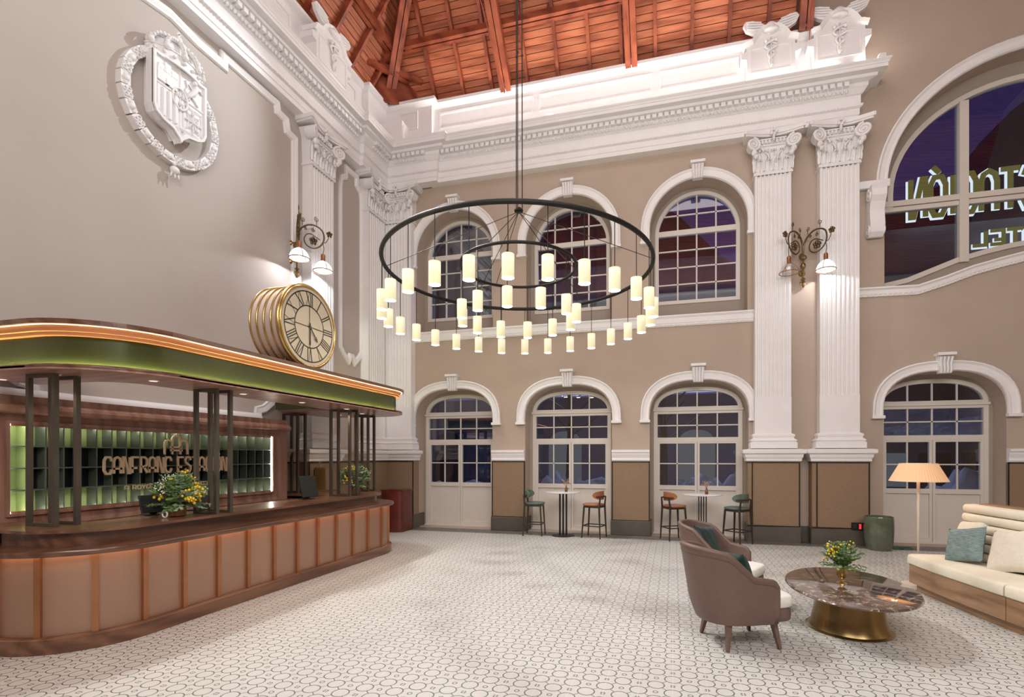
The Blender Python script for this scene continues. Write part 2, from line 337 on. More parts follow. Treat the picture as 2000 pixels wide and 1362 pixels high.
        if cap and not closed: s.f.append(tuple(reversed(rings[0]))); s.f.append(tuple(rings[-1]))
        return s
    def grid(s, fn, nu, nv, cu=False):
        ids = [[s.P(fn(i / nu, j / nv)) for j in range(nv + 1)] for i in range(nu + (0 if cu else 1))]
        n = len(ids)
        for i in range(nu):
            for j in range(nv): s.f.append((ids[i][j], ids[(i + 1) % n][j], ids[(i + 1) % n][j + 1], ids[i][j + 1]))
        return s
    def mesh(s, name):
        me = bpy.data.meshes.new(name); me.from_pydata(s.v, [], s.f); me.update(); return me
    def build(s, name, mat, parent=None, smooth=None, bevel=0, sub=0):
        me = s.mesh(name)
        me.materials.append(mat if not isinstance(mat, str) else MATS[mat])
        o = bpy.data.objects.new(name, me); COL.objects.link(o)
        if parent is not None:
            o.parent = parent; o.location = (0, 0, 0)
            if parent.get('_org'): pass
        if smooth is not None:
            me.polygons.foreach_set('use_smooth', [True] * len(me.polygons))
            if smooth < 3: me.set_sharp_from_angle(angle=smooth)
        if bevel:
            b = o.modifiers.new('bevel', 'BEVEL'); b.width = bevel; b.segments = 2; b.limit_method = 'ANGLE'; b.angle_limit = math.radians(40)
        if sub:
            b = o.modifiers.new('sub', 'SUBSURF'); b.levels = b.render_levels = sub
        return o
SM = math.radians(40)
def tag(o, label, cat=None, group=None, kind=None):
    if label: o['label'] = label
    if cat: o['category'] = cat
    if group: o['group'] = group
    if kind: o['kind'] = kind
    return o
def empty(name, loc, rz=0, label=None, cat=None, group=None, kind=None):
    o = bpy.data.objects.new(name, None); COL.objects.link(o); o.location = loc; o.rotation_euler = (0, 0, rz); o.empty_display_size = .1
    return tag(o, label, cat, group, kind)
def copy_tree(o, parent=None):
    c = o.copy(); COL.objects.link(c)
    if parent is not None: c.parent = parent
    for ch in list(o.children): copy_tree(ch, c)
    return c
XW = -7.3; YW = 11.87
def mB(a, b, d): return (a, YW - d, b)          # back wall: a = X, b = Z, d out from wall
def mL(a, b, d): return (XW + d, a, b)          # left wall: a = Y
def mF(a, b, d): return (a, b, d)               # plan: a=X, b=Y, d = Z
def arc(cx, cy, r, a0, a1, n, ry=None):
    ry = ry or r
    return [(cx + r * math.cos(a0 + (a1 - a0) * i / n), cy + ry * math.sin(a0 + (a1 - a0) * i / n)) for i in range(n + 1)]
def basket(xc, w, zs, zt, z0, n=20, p=2.5):
    """arch outline from lower left, over, to lower right"""
    pts = [(xc - w, z0)]
    for i in range(n + 1):
        t = PI - PI * i / n; c = math.cos(t); s_ = math.sin(t)
        pts.append((xc + w * math.copysign(abs(c) ** (2 / p), c), zs + (zt - zs) * abs(s_) ** (2 / p)))
    pts.append((xc + w, z0)); return pts

# ================================================================== THE SETTING
o = MB().box(-12, 13, -4, 11.3, -.2, 0).build('floor', floor_m)
tag(o, 'pale tiled floor printed with grey-green linked rings and dots', kind='structure')
k = 0; x = -7.3
rnd = random.Random(3)
tile_me = {}
st = MB().box(-7.3, 9, 11.3, 12.32, -.2, -.008).build('stone_bed', stone_m, o)
while x < 7.6:
    for (y0, y1) in ((11.3, 11.585), (11.585, 11.87)):
        off = .1 if y0 > 11.4 else 0
        w_ = .268
        if 'a' not in tile_me: tile_me['a'] = MB().box(-w_ / 2, w_ / 2, -.136, .136, -.02, 0).mesh('tile')
        if not tile_me['a'].materials: tile_me['a'].materials.append(stone_m)
        t = bpy.data.objects.new('tile', tile_me['a']); COL.objects.link(t); t.parent = o; t.location = (x + off + .14, (y0 + y1) / 2, rnd.uniform(-.001, .001))
    x += .275

# ---- back wall with openings
DC = [-5.33, -2.41, .53, 5.17]; UC = [-5.31, -2.40, .52]
def door_open(xc, w=1.045, zt=3.49, z0=0.0): return basket(xc, w, 2.66, zt, z0)
def win_open(xc, r=1.03, zc=6.94, z0=4.93): return [(xc - r, z0)] + arc(xc, zc, r, PI, 0, 24) + [(xc + r, z0)]
LC = 6.9
sillp = [(4.15, 5.24), (4.72, 5.22), (5.2, 5.36), (5.65, 5.52), (6.1, 5.63), (6.52, 5.72), (6.9, 5.76), (7.3, 5.72), (8.15, 5.5), (9.08, 5.22), (9.65, 5.24)]
lun_open = sillp + [(9.65, 7.3)] + arc(LC, 7.3, 2.71, 0, PI, 30, 2.37)[1:-1] + [(4.15, 7.3)]
wallpoly = [(XW - .4, -.2), (13, -.2), (13, 16), (2.45, 16), (2.45, 10.3), (XW - .4, 10.3)]
holes = [[(p[0], p[1]) for p in door_open(c)] for c in DC] + [win_open(c) for c in UC] + [lun_open]
wb = MB().prism(wallpoly, mB, 0, -.43, holes).build('wall_back', wall_m)
tag(wb, 'beige back wall pierced by arched doors and windows', kind='structure')
# the thinner outer leaf behind it, into which the frames are set
def fr_poly(xc): return basket(xc, .97, 2.86, 3.40, 0.0)
def wn_poly(xc): return [(xc - .93, 5.33)] + arc(xc, 6.96, .93, PI, 0, 24) + [(xc + .93, 5.33)]
lun_g = [(4.07, 5.30), (4.72, 5.42), (5.2, 5.60), (5.65, 5.77), (6.1, 5.88), (6.52, 5.96), (6.9, 6.0), (7.7, 5.9), (9.1, 5.4), (9.73, 5.3), (9.73, 7.1), (9.4, 7.1)] + arc(LC, 7.3, 2.55, .0, PI, 30, 2.10) + [(4.35, 7.1), (4.07, 7.1)]
MB().prism(wallpoly, mB, -.43, -.6, [fr_poly(c) for c in DC] + [wn_poly(c) for c in UC] + [lun_g]).build('outer_leaf', reveal_m, wb)

# ---- left wall and the unseen rest of the shell
o = MB().box(XW - .3, XW, -4, 12.4, -.2, 10.6).build('wall_left', wall_l); tag(o, 'pale greige left wall behind the reception desk', kind='structure')
o = MB().box(13, 13.3, -4, 12.4, -.2, 16).build('wall_right', wall_m); tag(o, 'beige wall on the far right of the hall', kind='structure')
o = MB().box(-7.6, 13.3, -4.3, -4, -.2, 16).build('wall_front', wall_m); tag(o, 'beige wall behind the viewer', kind='structure')

# ---- roof: boards, rafters, purlins
S5, C5 = math.sin(math.radians(55)), math.cos(math.radians(55)); TN = S5 / C5
ceil = empty('ceiling', (0, 0, 0), label='red-brown boarded timber roof on rafters and purlins', kind='structure')
def backpt(x, s, off=0): return (x, 11.75 - s * C5 + off * -S5, 10.7 + s * S5 - off * C5)    # off = down, into the room
def leftpt(y, s, off=0): return (-7.2 + s * C5 + off * S5, y, 10.7 + s * S5 - off * C5)
pw = .135
NPL = 26
for i in range(-3, NPL):
    s0, s1 = i * pw + .006, (i + 1) * pw - .006; jit = random.uniform(-.006, .006)
    xl0, xl1 = -7.2 + s0 * C5, -7.2 + s1 * C5
    m_ = MB().hexa([backpt(xl0, s0, jit), backpt(2.44, s0, jit), backpt(2.44, s1, jit), backpt(xl1, s1, jit), backpt(xl0, s0, jit - .03), backpt(2.44, s0, jit - .03), backpt(2.44, s1, jit - .03), backpt(xl1, s1, jit - .03)])
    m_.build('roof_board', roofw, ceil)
    yl0, yl1 = 11.75 - s0 * C5, 11.75 - s1 * C5
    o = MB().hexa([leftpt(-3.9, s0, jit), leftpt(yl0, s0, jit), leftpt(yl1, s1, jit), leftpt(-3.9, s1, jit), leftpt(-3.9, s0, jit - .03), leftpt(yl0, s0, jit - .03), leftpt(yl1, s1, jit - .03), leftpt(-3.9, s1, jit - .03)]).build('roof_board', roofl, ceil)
# backing so no sky shows, continued up to the ridge
MB().hexa([backpt(-7.8, -.6, -.1), backpt(2.44, -.6, -.1), backpt(2.44, 9, -.1), backpt(-2, 9, -.1), backpt(-7.8, -.6, -.2), backpt(2.44, -.6, -.2), backpt(2.44, 9, -.2), backpt(-2, 9, -.2)]).build('roof_deck', beamw, ceil)
MB().hexa([leftpt(-4, -.6, -.1), leftpt(12.2, -.6, -.1), leftpt(5, 9, -.1), leftpt(-4, 9, -.1), leftpt(-4, -.6, -.2), leftpt(12.2, -.6, -.2), leftpt(5, 9, -.2), leftpt(-4, 9, -.2)]).build('roof_deck', beamw, ceil)
MB().box(-3, 13.3, -4.3, 12.6, 15.9, 16.1).build('roof_deck', beamw, ceil)
RX = [-5.71, -4.96, -4.22, -3.34, -2.59, -1.84, -1.12, -.38, .39, 1.15, 1.92]
for x in RX:
    MB().bar(backpt(x, -.2, .06), backpt(x, min(4.2, (x + 7.2) / C5), .06), .07, .12, up=(0, S5, C5)).build('rafter', beamw, ceil)
for y in [10.95 - .75 * k for k in range(15)]:
    MB().bar(leftpt(y, -.2, .06), leftpt(y, min(4.2, (11.75 - y) / C5), .06), .07, .12, up=(S5, 0, -C5)).build('rafter', beamw, ceil)
def dbl(a, b, name='beam', w=.10, h=.17, gap=.035, side=(1, 0, 0)):
    a = Vector(a); b = Vector(b); sd = Vector(side).normalized() * (w / 2 + gap / 2)
    m_ = MB(); m_.bar(a + sd, b + sd, w, h); m_.bar(a - sd, b - sd, w, h)
    m_.bar(a + (b - a) * .03, a + (b - a) * .05, gap + .01, h * .9); m_.bar(a + (b - a) * .6, a + (b - a) * .62, gap + .01, h * .9)
    return m_.build(name, beamw, ceil)
dbl((-6.45, 11.0, 11.56), (2.44, 11.0, 11.56), 'purlin', w=.09, h=.14, side=(0, 1, 0))
dbl((-6.5, 11.0, 11.5), (-6.5, -3.9, 11.5), 'purlin', w=.09, h=.14, side=(1, 0, 0))
# small cleats fixing the rafters to the purlin
for x in RX: MB().box(x - .10, x - .04, 10.93, 11.04, 11.6, 11.75).build('cleat', beamw, ceil)
# hip rafter and principals
dbl((-6.9, 11.45, 10.75), (-4.2, 8.75, 14.3), 'hip_rafter', w=.11, h=.24, gap=.02, side=(1, 1, 0))
for x in (-3.84, -.9):
    dbl((x, 11.62, 10.52), (x, 9.3, 13.1), 'principal_rafter', w=.12, h=.2, gap=.02)
dbl((2.6, 11.5, 10.5), (2.6, 10.9, 12.0), 'principal_rafter', w=.12, h=.2, gap=.02)
MB().bar((-6.8, 10.9, 11.2), (-6.0, 11.5, 11.05), .09, .1).build('corner_brace', beamw, ceil)
MB().bar((-6.95, 10.6, 11.1), (-6.35, 11.45, 11.1), .09, .12).build('corner_brace', beamw, ceil)
MB().hexa([(-7.1, 10.95, 10.5), (-6.2, 11.6, 10.5), (-6.2, 11.62, 11.15), (-7.1, 10.97, 11.15), (-7.13, 11.0, 10.5), (-6.23, 11.65, 10.5), (-6.23, 11.67, 11.15), (-7.13, 11.02, 11.15)]).build('corner_board', beamw, ceil)
MB().bar((-6.75, 10.95, 11.5), (-6.3, 11.05, 11.42), .2, .06).build('gusset', beamw, ceil)
for (a, b) in (((-3.84, 11.45, 10.35), (-4.15, 10.1, 12.3)), ((-.9, 11.45, 10.45), (-1.05, 10.3, 12.0)), ((2.62, 11.25, 10.1), (2.5, 10.4, 11.5))):
    MB().tube([a, b], .012, 6).build('tie_rod', beamw, ceil)

# ---- entablature, parapet
prof = [(-.05, 8.61), (.21, 8.61), (.21, 8.70), (.225, 8.71), (.225, 8.83), (.27, 8.86), (.275, 8.90), (.24, 8.915), (.24, 9.09), (.27, 9.105), (.33, 9.19), (.345, 9.2), (.345, 9.27), (.46, 9.29), (.47, 9.345), (.60, 9.345), (.60, 9.405), (.615, 9.415), (.62, 9.44), (.65, 9.47), (.65, 9.495), (.30, 9.52), (-.05, 9.52)]
plan = [(XW, -3.9), (XW, 10.72), (XW + .1, 10.72), (XW + .1, YW - .1), (-5.85, YW - .1), (-5.85, YW), (3.41, YW), (3.41, YW + .05)]
ent = empty('trim_1', (0, 0, 0), label='white plaster entablature with dentils running under the roof', kind='structure')
MB().sweep(plan, prof, mF).build('cornice_band', white_m, ent)
d_ = MB(); eg = MB()
def run(p0, p1, step, fn):
    a = Vector(p0); b = Vector(p1); n = int((b - a).length / step)
    for i in range(n): fn(a + (b - a) * ((i + .5) / n), (b - a).normalized())
def dent(p, t):
    nrm = Vector((t.y, -t.x)); c = p + nrm * .385
    d_.bar((c.x - t.x * .043, c.y - t.y * .043, 9.235), (c.x + t.x * .043, c.y + t.y * .043, 9.235), .09, .085)
def egg(p, t):
    nrm = Vector((t.y, -t.x)); c = p + nrm * .315
    eg.sphere((c.x, c.y, 9.145), .030, 6, 4, (1, 1, 1.25))
segs = [((XW, 1.5), (XW, 10.3)), ((XW + .1, 10.72), (XW + .1, YW - .5)), ((-6.75, YW - .1), (-5.85, YW - .1)), ((-5.5, YW), (3.41, YW))]
for a, b in segs: run(a, b, .128, dent); run(a, b, .075, egg)
o = d_.build('dentils', white_m, ent); o['kind'] = 'stuff'
o = eg.build('egg_moulding', white_m, ent, smooth=3); o['kind'] = 'stuff'
bd = MB()
def bead(p, t):
    nrm = Vector((t.y, -t.x)); c = p + nrm * .272; bd.sphere((c.x, c.y, 8.845), .016, 5, 3)
for a, b in segs: run(a, b, .06, bead)
o = bd.build('bead_moulding', white_m, ent); o['kind'] = 'stuff'
par = empty('trim_2', (0, 0, 0), label='white panelled parapet standing on the cornice below the roof', kind='structure')
pp = [(-.1, 9.5), (.29, 9.5), (.29, 9.62), (.25, 9.66), (.25, 9.74), (.22, 9.76), (.22, 10.42), (.25, 10.45), (.35, 10.49), (.35, 10.56), (-.1, 10.56)]
pplan = [(XW - .05, -3.9), (XW - .05, 10.9), (XW + .1, 10.9), (XW + .1, YW - .17), (-5.95, YW - .17), (-5.95, YW), (3.35, YW), (3.35, YW + .05)]
MB().sweep(pplan, pp, mF).build('parapet_wall', white_m, par)
def rect_mould(mp, a0, a1, b0, b1, w, d0, d1, name='panel_moulding', parent=par, mat=white_m):
    return MB().sweep([(a0, b0), (a0, b1), (a1, b1), (a1, b0)], [(0, d0), (0, d1), (w, d1 - .008), (w, d0)], mp, closed=True).build(name, mat, parent)
for a0, a1 in ((-5.6, -3.2), (-3.05, -.45), (-.3, 1.35)): rect_mould(mB, a0, a1, 9.92, 10.3, .04, .21, .25)
rect_mould(mB, -6.6, -6.1, 9.9, 10.35, .04, .38, .42)
for a0, a1 in ((-2, 2.8), (3, 6.2), (6.4, 8.3), (9.7, 10.4)): rect_mould(mL, a0, a1, 9.92, 10.3, .04, .16, .20)
MB().box(-7.0, -6.35, 11.15, 11.5, 9.5, 9.95).build('parapet_block', white_m, par)
for i, (p, n_) in enumerate((((-5.55, 11.42, 9.5), 0), ((-2.72, 11.42, 9.5), 0), ((.62, 11.42, 9.5), 0), ((3.93, 11.36, 9.5), 0))):
    t = empty('floodlight', p, 0, 'small white box floodlight on the cornice, ' + ['nearest the room corner', 'above the arched window in the middle', 'just left of the first winged ornament', 'beside the right-hand winged ornament'][i], 'spotlight', 'box floodlights on the cornice')
    MB().box(-.06, .06, -.05, .05, 0, .14).build('housing', white_m, t, bevel=.008)
    MB().box(-.045, .045, .051, .055, .03, .11).build('lens', led_c, t)

tf = empty('trim_24', (0, 0, 0), label='white entablature on the wall behind the viewer', kind='structure')
MB().sweep([(13, -4), (XW, -4)], prof, mF).build('cornice_band', white_m, tf)
MB().sweep([(13, -4), (XW, -4)], pp, mF).build('parapet_wall', white_m, tf)
for i in range(30):
    s0, s1 = i * .3, i * .3 + .29
    MB().hexa([(-7.2, -3.9 + s0 * C5, 10.7 + s0 * S5), (13, -3.9 + s0 * C5, 10.7 + s0 * S5), (13, -3.9 + s1 * C5, 10.7 + s1 * S5), (-7.2, -3.9 + s1 * C5, 10.7 + s1 * S5), (-7.2, -3.9 + s0 * C5, 10.73 + s0 * S5), (13, -3.9 + s0 * C5, 10.73 + s0 * S5), (13, -3.9 + s1 * C5, 10.73 + s1 * S5), (-7.2, -3.9 + s1 * C5, 10.73 + s1 * S5)]).build('roof_board', roofw, ceil) if 10.7 + s1 * S5 < 15.9 else None
# winged caduceus ornaments
def caduceus(xf, name, label):
    t = empty(name, (0, 0, 0), 0, label, 'ornament', 'winged staff ornaments on the parapet')
    b = MB(xf)
    mm = lambda a, bb, d: (a, d, bb)
    out = [(-.5, 9.52), (.5, 9.52), (.5, 10.05), (.62, 10.08), (.62, 10.2), (.5, 10.22), (.5, 10.36), (.36, 10.40), (.3, 10.5), (.18, 10.6), (0, 10.64), (-.18, 10.6), (-.3, 10.5), (-.36, 10.40), (-.5, 10.36), (-.5, 10.22), (-.62, 10.2), (-.62, 10.08), (-.5, 10.05)]
    b.prism(out, mm, .1, .46); b.build('pedestal', white_m, t)
    b = MB(xf); cap = [(-.56, 10.33), (-.38, 10.38), (-.3, 10.5), (-.18, 10.6), (0, 10.65), (.18, 10.6), (.3, 10.5), (.38, 10.38), (.56, 10.33)]
    b.sweep(cap, [(-.035, .1), (-.035, .53), (.02, .50), (.05, .46), (.05, .1)], mm); b.sweep([(-.42, 9.75), (-.42, 10.25), (.42, 10.25), (.42, 9.75)], [(-.012, .46), (-.012, .475), (.012, .475), (.012, .46)], mm, closed=True)
    b.build('cap_moulding', white_m, t)
    b = MB(xf); b.tube([(0, .49, 9.8), (0, .49, 10.4)], .02, 6)
    for sg in (-1, 1):
        pts = []
        for i in range(37):
            u = i / 36; z = 9.82 + .52 * u; amp = .03 + .13 * u ** 1.5
            pts.append((sg * amp * math.sin(u * PI * 3.2), .50 + .02 * math.cos(u * PI * 3.2) * sg, z))
        b.tube(pts, .024, 6)
        b.sphere((sg * .1, .51, 10.33), .04, 6, 4)
    b.build('twined_serpents', white_m, t, smooth=3)
    b = MB(xf); b.sphere((0, .44, 10.62), .14, 12, 8, (1, .75, 1)); b.sphere((0, .5, 10.56), .17, 12, 5, (1, .5, .35)); b.build('winged_helmet', white_m, t, smooth=3)
    for sg in (-1, 1):
        b = MB(xf); pts = [(.09, 10.55), (.22, 10.52), (.38, 10.56), (.52, 10.64), (.58, 10.76), (.52, 10.83), (.38, 10.82), (.22, 10.76), (.11, 10.68)]
        b.prism([(sg * a, z) for a, z in pts], mm, .40, .48)
        for k_ in range(4): b.tube([(sg * (.14 + .02 * k_), .485, 10.60 + .05 * k_), (sg * (.34 + .01 * k_), .495, 10.61 + .055 * k_), (sg * (.5), .485, 10.66 + .045 * k_)], .018, 5)
        b.build('wing', white_m, t, smooth=SM)
    return t
sc1 = .92
caduceus(lambda x, y, z: (1.94 + x * sc1, YW - y, z), 'winged_ornament', 'white winged staff ornament on the parapet above the left fluted pilaster')
caduceus(lambda x, y, z: (3.2 + x * sc1, YW - y, z + .02), 'winged_ornament', 'white winged staff ornament at the right end of the cornice')
caduceus(lambda x, y, z: (XW + y, 9.2 + x, z), 'winged_ornament', 'white winged staff ornament above the left wall by the dark corner of the roof')

# ---- pilasters
def shaft_poly(w, d, nfl=8):
    pts = [(-w / 2, 0), (-w / 2, d)]; m = w - .07; st_ = m / nfl
    for i in range(nfl):
        a = -m / 2 + i * st_ + st_ * .16; b = a + st_ * .68
        pts += [(a, d)] + [((a + b) / 2 - (b - a) / 2 * math.cos(PI * j / 5), d - (b - a) * .5 * math.sin(PI * j / 5)) for j in range(1, 5)] + [(b, d)]
    return pts + [(w / 2, d), (w / 2, 0)]
def spiral(cx, cz, r0, turns, sg, n=26):
    return [(cx + sg * r0 * (1 - .85 * i / n) * math.cos(turns * 2 * PI * i / n + PI / 2), cz + r0 * (1 - .85 * i / n) * math.sin(turns * 2 * PI * i / n + PI / 2)) for i in range(n + 1)]
def capital(xf, w, t, d):
    """xf(u, v, z): v out from wall; z base of capital at 7.72, top 8.61"""
    hw = w / 2
    b = MB(xf); mm = lambda a, bb, dd: (a, dd, bb)
    b.prism([(-hw, 7.72), (hw, 7.72), (hw + .03, 8.3), (hw + .10, 8.45), (-hw - .10, 8.45), (-hw - .03, 8.3)], mm, 0, d)
    b.box(-hw - .03, hw + .03, 0, d + .03, 7.72, 7.755); b.tube([(-hw - .02, d + .01, 7.77), (hw + .02, d + .01, 7.77)], .02, 6)
    b.build('bell', white_m, t)
    b = MB(xf); mf = lambda a, bb, dd: (a, bb, dd)       # concave abacus
    e_ = hw + .23
    front = [(-e_, d + .20)] + [(-e_ + .04 + (2 * e_ - .08) * i / 10, d + .20 - .13 * math.sin(PI * i / 10)) for i in range(11)] + [(e_, d + .20)]
    b.prism([(-e_ + .02, 0)] + front + [(e_ - .02, 0)], mf, 8.535, 8.61)
    front2 = [(p[0] * .95, p[1] - .03) for p in front]; b.prism([(-e_ + .06, 0)] + front2 + [(e_ - .06, 0)], mf, 8.50, 8.537)
    b.build('abacus', white_m, t)
    for sg in (-1, 1):
        b = MB(xf); c = sg * (hw + .04)
        pts = spiral(c, 8.335, .135, 2.2, sg)
        v_ = lambda a: d + .10 + (a * sg - hw) * .5
        b.tube([(a, v_(a), z) for a, z in pts], .026, 7, rs=[.03 * (1 - .5 * i / 26) for i in range(27)])
        b.lathe([(.115, 0), (.125, .03), (.05, .06)], 16, (0, 0, 0)); 
        # turn the disc just added to face outward
        n_ = 16 * 3; base = len(b.v) - n_
        for q_ in range(base, len(b.v)):
            pass
        b.v = b.v[:base]; b.f = [f for f in b.f if max(f) < base]
        for rr_, th in ((.125, .0), (.12, .05)):
            pass
        ids0 = [b.P((c + .125 * math.cos(2 * PI * k_ / 16), v_(c) - .16, 8.335 + .125 * math.sin(2 * PI * k_ / 16))) for k_ in range(16)]
        ids1 = [b.P((c + .125 * math.cos(2 * PI * k_ / 16), v_(c + .125 * math.cos(2 * PI * k_ / 16)) - .012, 8.335 + .125 * math.sin(2 * PI * k_ / 16))) for k_ in range(16)]
        for k_ in range(16): b.f.append((ids0[k_], ids0[(k_ + 1) % 16], ids1[(k_ + 1) % 16], ids1[k_]))
        b.f.append(tuple(ids1)); b.f.append(tuple(reversed(ids0)))
        b.sphere((c, v_(c), 8.335), .03, 6, 4)
        b.sphere((c - sg * .01, d + .12, 8.15), .06, 7, 5, (1, 1, 1.1)); b.sphere((c - sg * .05, d + .10, 8.08), .05, 7, 5)
        b.build('volute', white_m, t, smooth=SM)
    b = MB(xf)
    for i in range(7): b.sphere((-hw * .6 + hw * 1.2 * i / 6, d + .03, 8.40), .035, 6, 4, (.8, 1, 1.25))
    b.tube([(-hw * .75, d + .015, 8.33), (hw * .75, d + .015, 8.33)], .016, 5); b.tube([(-hw * .75, d + .02, 8.46), (hw * .75, d + .02, 8.46)], .018, 5)
    for k_ in range(5): b.sphere((.05 * math.cos(k_ * 1.256), d + .1, 8.56 + .05 * math.sin(k_ * 1.256)), .035, 6, 4)
    b.sphere((0, d + .08, 8.45), .05, 6, 4, (.6, 1, 1.6))
    b.build('egg_band', white_m, t, smooth=SM)
    b = MB(xf)
    def leafp(u0, z0, h, wd, out):
        def fn(a, s_):
            zz = z0 + h * math.sin(min(1, s_ * 1.15) * PI / 2) - (.05 * max(0, s_ - .8) / .2); ww = wd * (.55 + .9 * s_ - .95 * s_ * s_) * (1 + .14 * math.sin(s_ * 26))
            return (u0 + (a - .5) * 2 * ww, d + .015 + out * s_ ** 2.2 + .02 * math.cos((a - .5) * PI * 3) , zz)
        b.grid(fn, 8, 10)
    for i in range(4): leafp(-hw + w * (i + .5) / 4, 7.78, .25, .075, .10)
    for i in range(5): leafp(-hw + w * i / 4, 7.80, .42, .075, .09)
    for i in (-1, 1): b.tube([(i * .06, d + .02, 7.95), (i * .10, d + .05, 8.12), (i * .2, d + .06, 8.22), (i * .24, d + .06, 8.28)], .02, 5)
    for i in range(10): b.sphere((random.uniform(-hw, hw) * .8, d + .02, random.uniform(8.1, 8.28)), random.uniform(.02, .035), 5, 3)
    o = b.build('acanthus_leaves', white_m, t, smooth=3); o['kind'] = 'stuff'
def base_prof(z0):
    return [(0, 0), (.075, 0), (.075, .12), (.06, .135), (.075, .165), (.06, .2), (.035, .215), (.03, .245), (.045, .26), (.045, .29), (.02, .31), (0, .315)]
def pilaster(xf, wd, d, name, label, ped=True, flutes=8, ped_w=None, sides=True):
    t = empty(name, (0, 0, 0), 0, label, kind='structure')
    mm = lambda a, bb, dd: (a, bb, dd)
    MB(xf).prism(shaft_poly(wd, d, flutes), mm, 3.05, 7.72).build('fluted_shaft', white_m, t)
    MB(xf).prism([(-wd / 2 - .005, 0), (-wd / 2 - .005, d + .006), (wd / 2 + .005, d + .006), (wd / 2 + .005, 0)], mm, 2.28, 3.05).build('plain_shaft', white_m, t)
    capital(xf, wd, t, d)
    U = [(-wd / 2, 0), (-wd / 2, d), (wd / 2, d), (wd / 2, 0)]
    b = MB(xf)
    def wrap(profl, z0): b.sweep(U, [(-n_, z0 + z_) for n_, z_ in profl] , mm)
    b2 = [(0, 0), (.10, 0), (.10, .12), (.075, .135), (.10, .16), (.075, .19), (.05, .2), (.045, .235), (.06, .25), (.06, .285), (.02, .31), (0, .315)]
    wrap(b2, 1.97); b.build('base_moulding', white_m, t)
    b = MB(xf); pw_ = (ped_w or wd + .3) / 2; dd = d + .06
    U = [(-pw_, 0), (-pw_, dd), (pw_, dd), (pw_, 0)]
    wrap([(-.1, 1.69), (.0, 1.69), (.035, 1.71), (.03, 1.745), (.055, 1.79), (.06, 1.84), (.11, 1.87), (.115, 1.935), (.10, 1.945), (-.1, 1.97)], 0)
    b.prism([(-pw_ + .05, 0), (-pw_ + .05, dd - .03), (pw_ - .05, dd - .03), (pw_ - .05, 0)], mm, 1.9, 1.97)
    b.build('pedestal_cap', white_m, t)
    MB(xf).prism([(-pw_, 0), (-pw_, dd), (pw_, dd), (pw_, 0)], mm, .33, 1.69).build('woven_panel', panel_m, t)
    b = MB(xf); e_ = .012
    for (a0, a1) in ((-pw_ + .075, -pw_ + .1), (pw_ - .02, pw_ + .006)): b.box(a0, a1, dd, dd + .008, .33, 1.69)
    b.box(-pw_ - .004, pw_ + .006, dd, dd + .01, 1.665, 1.69); b.box(-pw_ - .004, pw_ + .006, dd, dd + .01, .33, .36); b.box(-pw_ - .008, -pw_, .02, dd, 1.665, 1.69)
    b.build('bronze_edging', dark_m, t)
    MB(xf).prism([(-pw_ - .02, 0), (-pw_ - .02, dd + .03), (pw_ + .02, dd + .03), (pw_ + .02, 0)], mm, 0, .335).build('stone_foot', base_m, t, bevel=.012)
    return t
pilaster(lambda u, v, z: (2.02 + u, YW - v, z), .70, .23, 'trim_3', 'white fluted pilaster between the right bar table and the wall lantern', ped_w=1.0)
pilaster(lambda u, v, z: (3.27 + u, YW - v, z), .72, .23, 'trim_4', 'white fluted pilaster beside the big arched window', ped_w=1.04)
pilaster(lambda u, v, z: (XW + v, 9.2 - u, z), .70, .22, 'trim_5', 'white fluted pilaster on the left wall behind the clock')
pilaster(lambda u, v, z: (XW + v, 11.22 - u, z), .72, .22, 'trim_6', 'white fluted half of the corner pilaster on the left wall', ped_w=1.0)
pilaster(lambda u, v, z: (-6.76 + u, YW - v, z), .76, .23, 'trim_7', 'white fluted half of the corner pilaster on the back wall', ped_w=.95)

# ---- dado, string course, arch mouldings on the back wall
t8 = empty('trim_8', (0, 0, 0), label='woven brown dado with bronze edging along the back wall piers', kind='structure')
piers = [(-4.285, -3.455), (-1.365, -.515), (6.215, 7.2)]
for a, b_ in piers:
    MB().box(a, b_, YW - .05, YW + .01, .33, 1.68).build('woven_panel', panel_m, t8)
    q = MB(); q.box(a - .004, a + .02, YW - .058, YW - .048, .33, 1.69); q.box(b_ - .02, b_ + .004, YW - .058, YW - .048, .33, 1.69); q.box(a, b_, YW - .058, YW - .048, 1.665, 1.69); q.box(a, b_, YW - .058, YW - .048, .33, .35)
    q.build('bronze_edging', dark_m, t8)
    MB().sweep([(a, 0), (b_, 0)], [(-.0, 1.69), (.06, 1.69), (.085, 1.72), (.075, 1.77), (.10, 1.84), (.105, 1.88), (.13, 1.90), (.13, 1.945), (0, 1.955)], lambda x_, y_, d: (x_, YW + y_, d)).build('dado_cap', white_m, t8)
q = MB(); q.box(2.52, 2.77, YW - .012, YW, .33, 1.69)
bbk = empty('baseboard_back', (0, 0, 0), label='dark stone baseboard along the back wall and in the door recesses', kind='structure')
for a, b_ in piers + [(2.5, 2.8)]:
    MB().box(a - .02, b_ + .02, YW - .08, YW, 0, .335).build('stone_block', base_m, bbk, bevel=.012)
for c in DC:
    for sg in (-1, 1):
        x0 = c + sg * 1.045
        MB().box(min(x0, x0 - sg * .03), max(x0, x0 - sg * .03), YW - .05, YW + .43, 0, .335).build('stone_block', base_m, bbk)
t9 = empty('trim_9', (0, 0, 0), label='white string course below the upper arched windows', kind='structure')
MB().sweep([(-6.4, 4.83), (1.68, 4.83)], [(-.12, 0), (-.12, .09), (-.09, .10), (-.05, .07), (.05, .06), (.07, .045), (.09, .05), (.12, .03), (.12, 0)], mB).build('string_course', white_m, t9)
q = MB()
for i in range(100): q.sphere((-6.35 + i * .08, YW - .05, 4.745), .018, 5, 3)
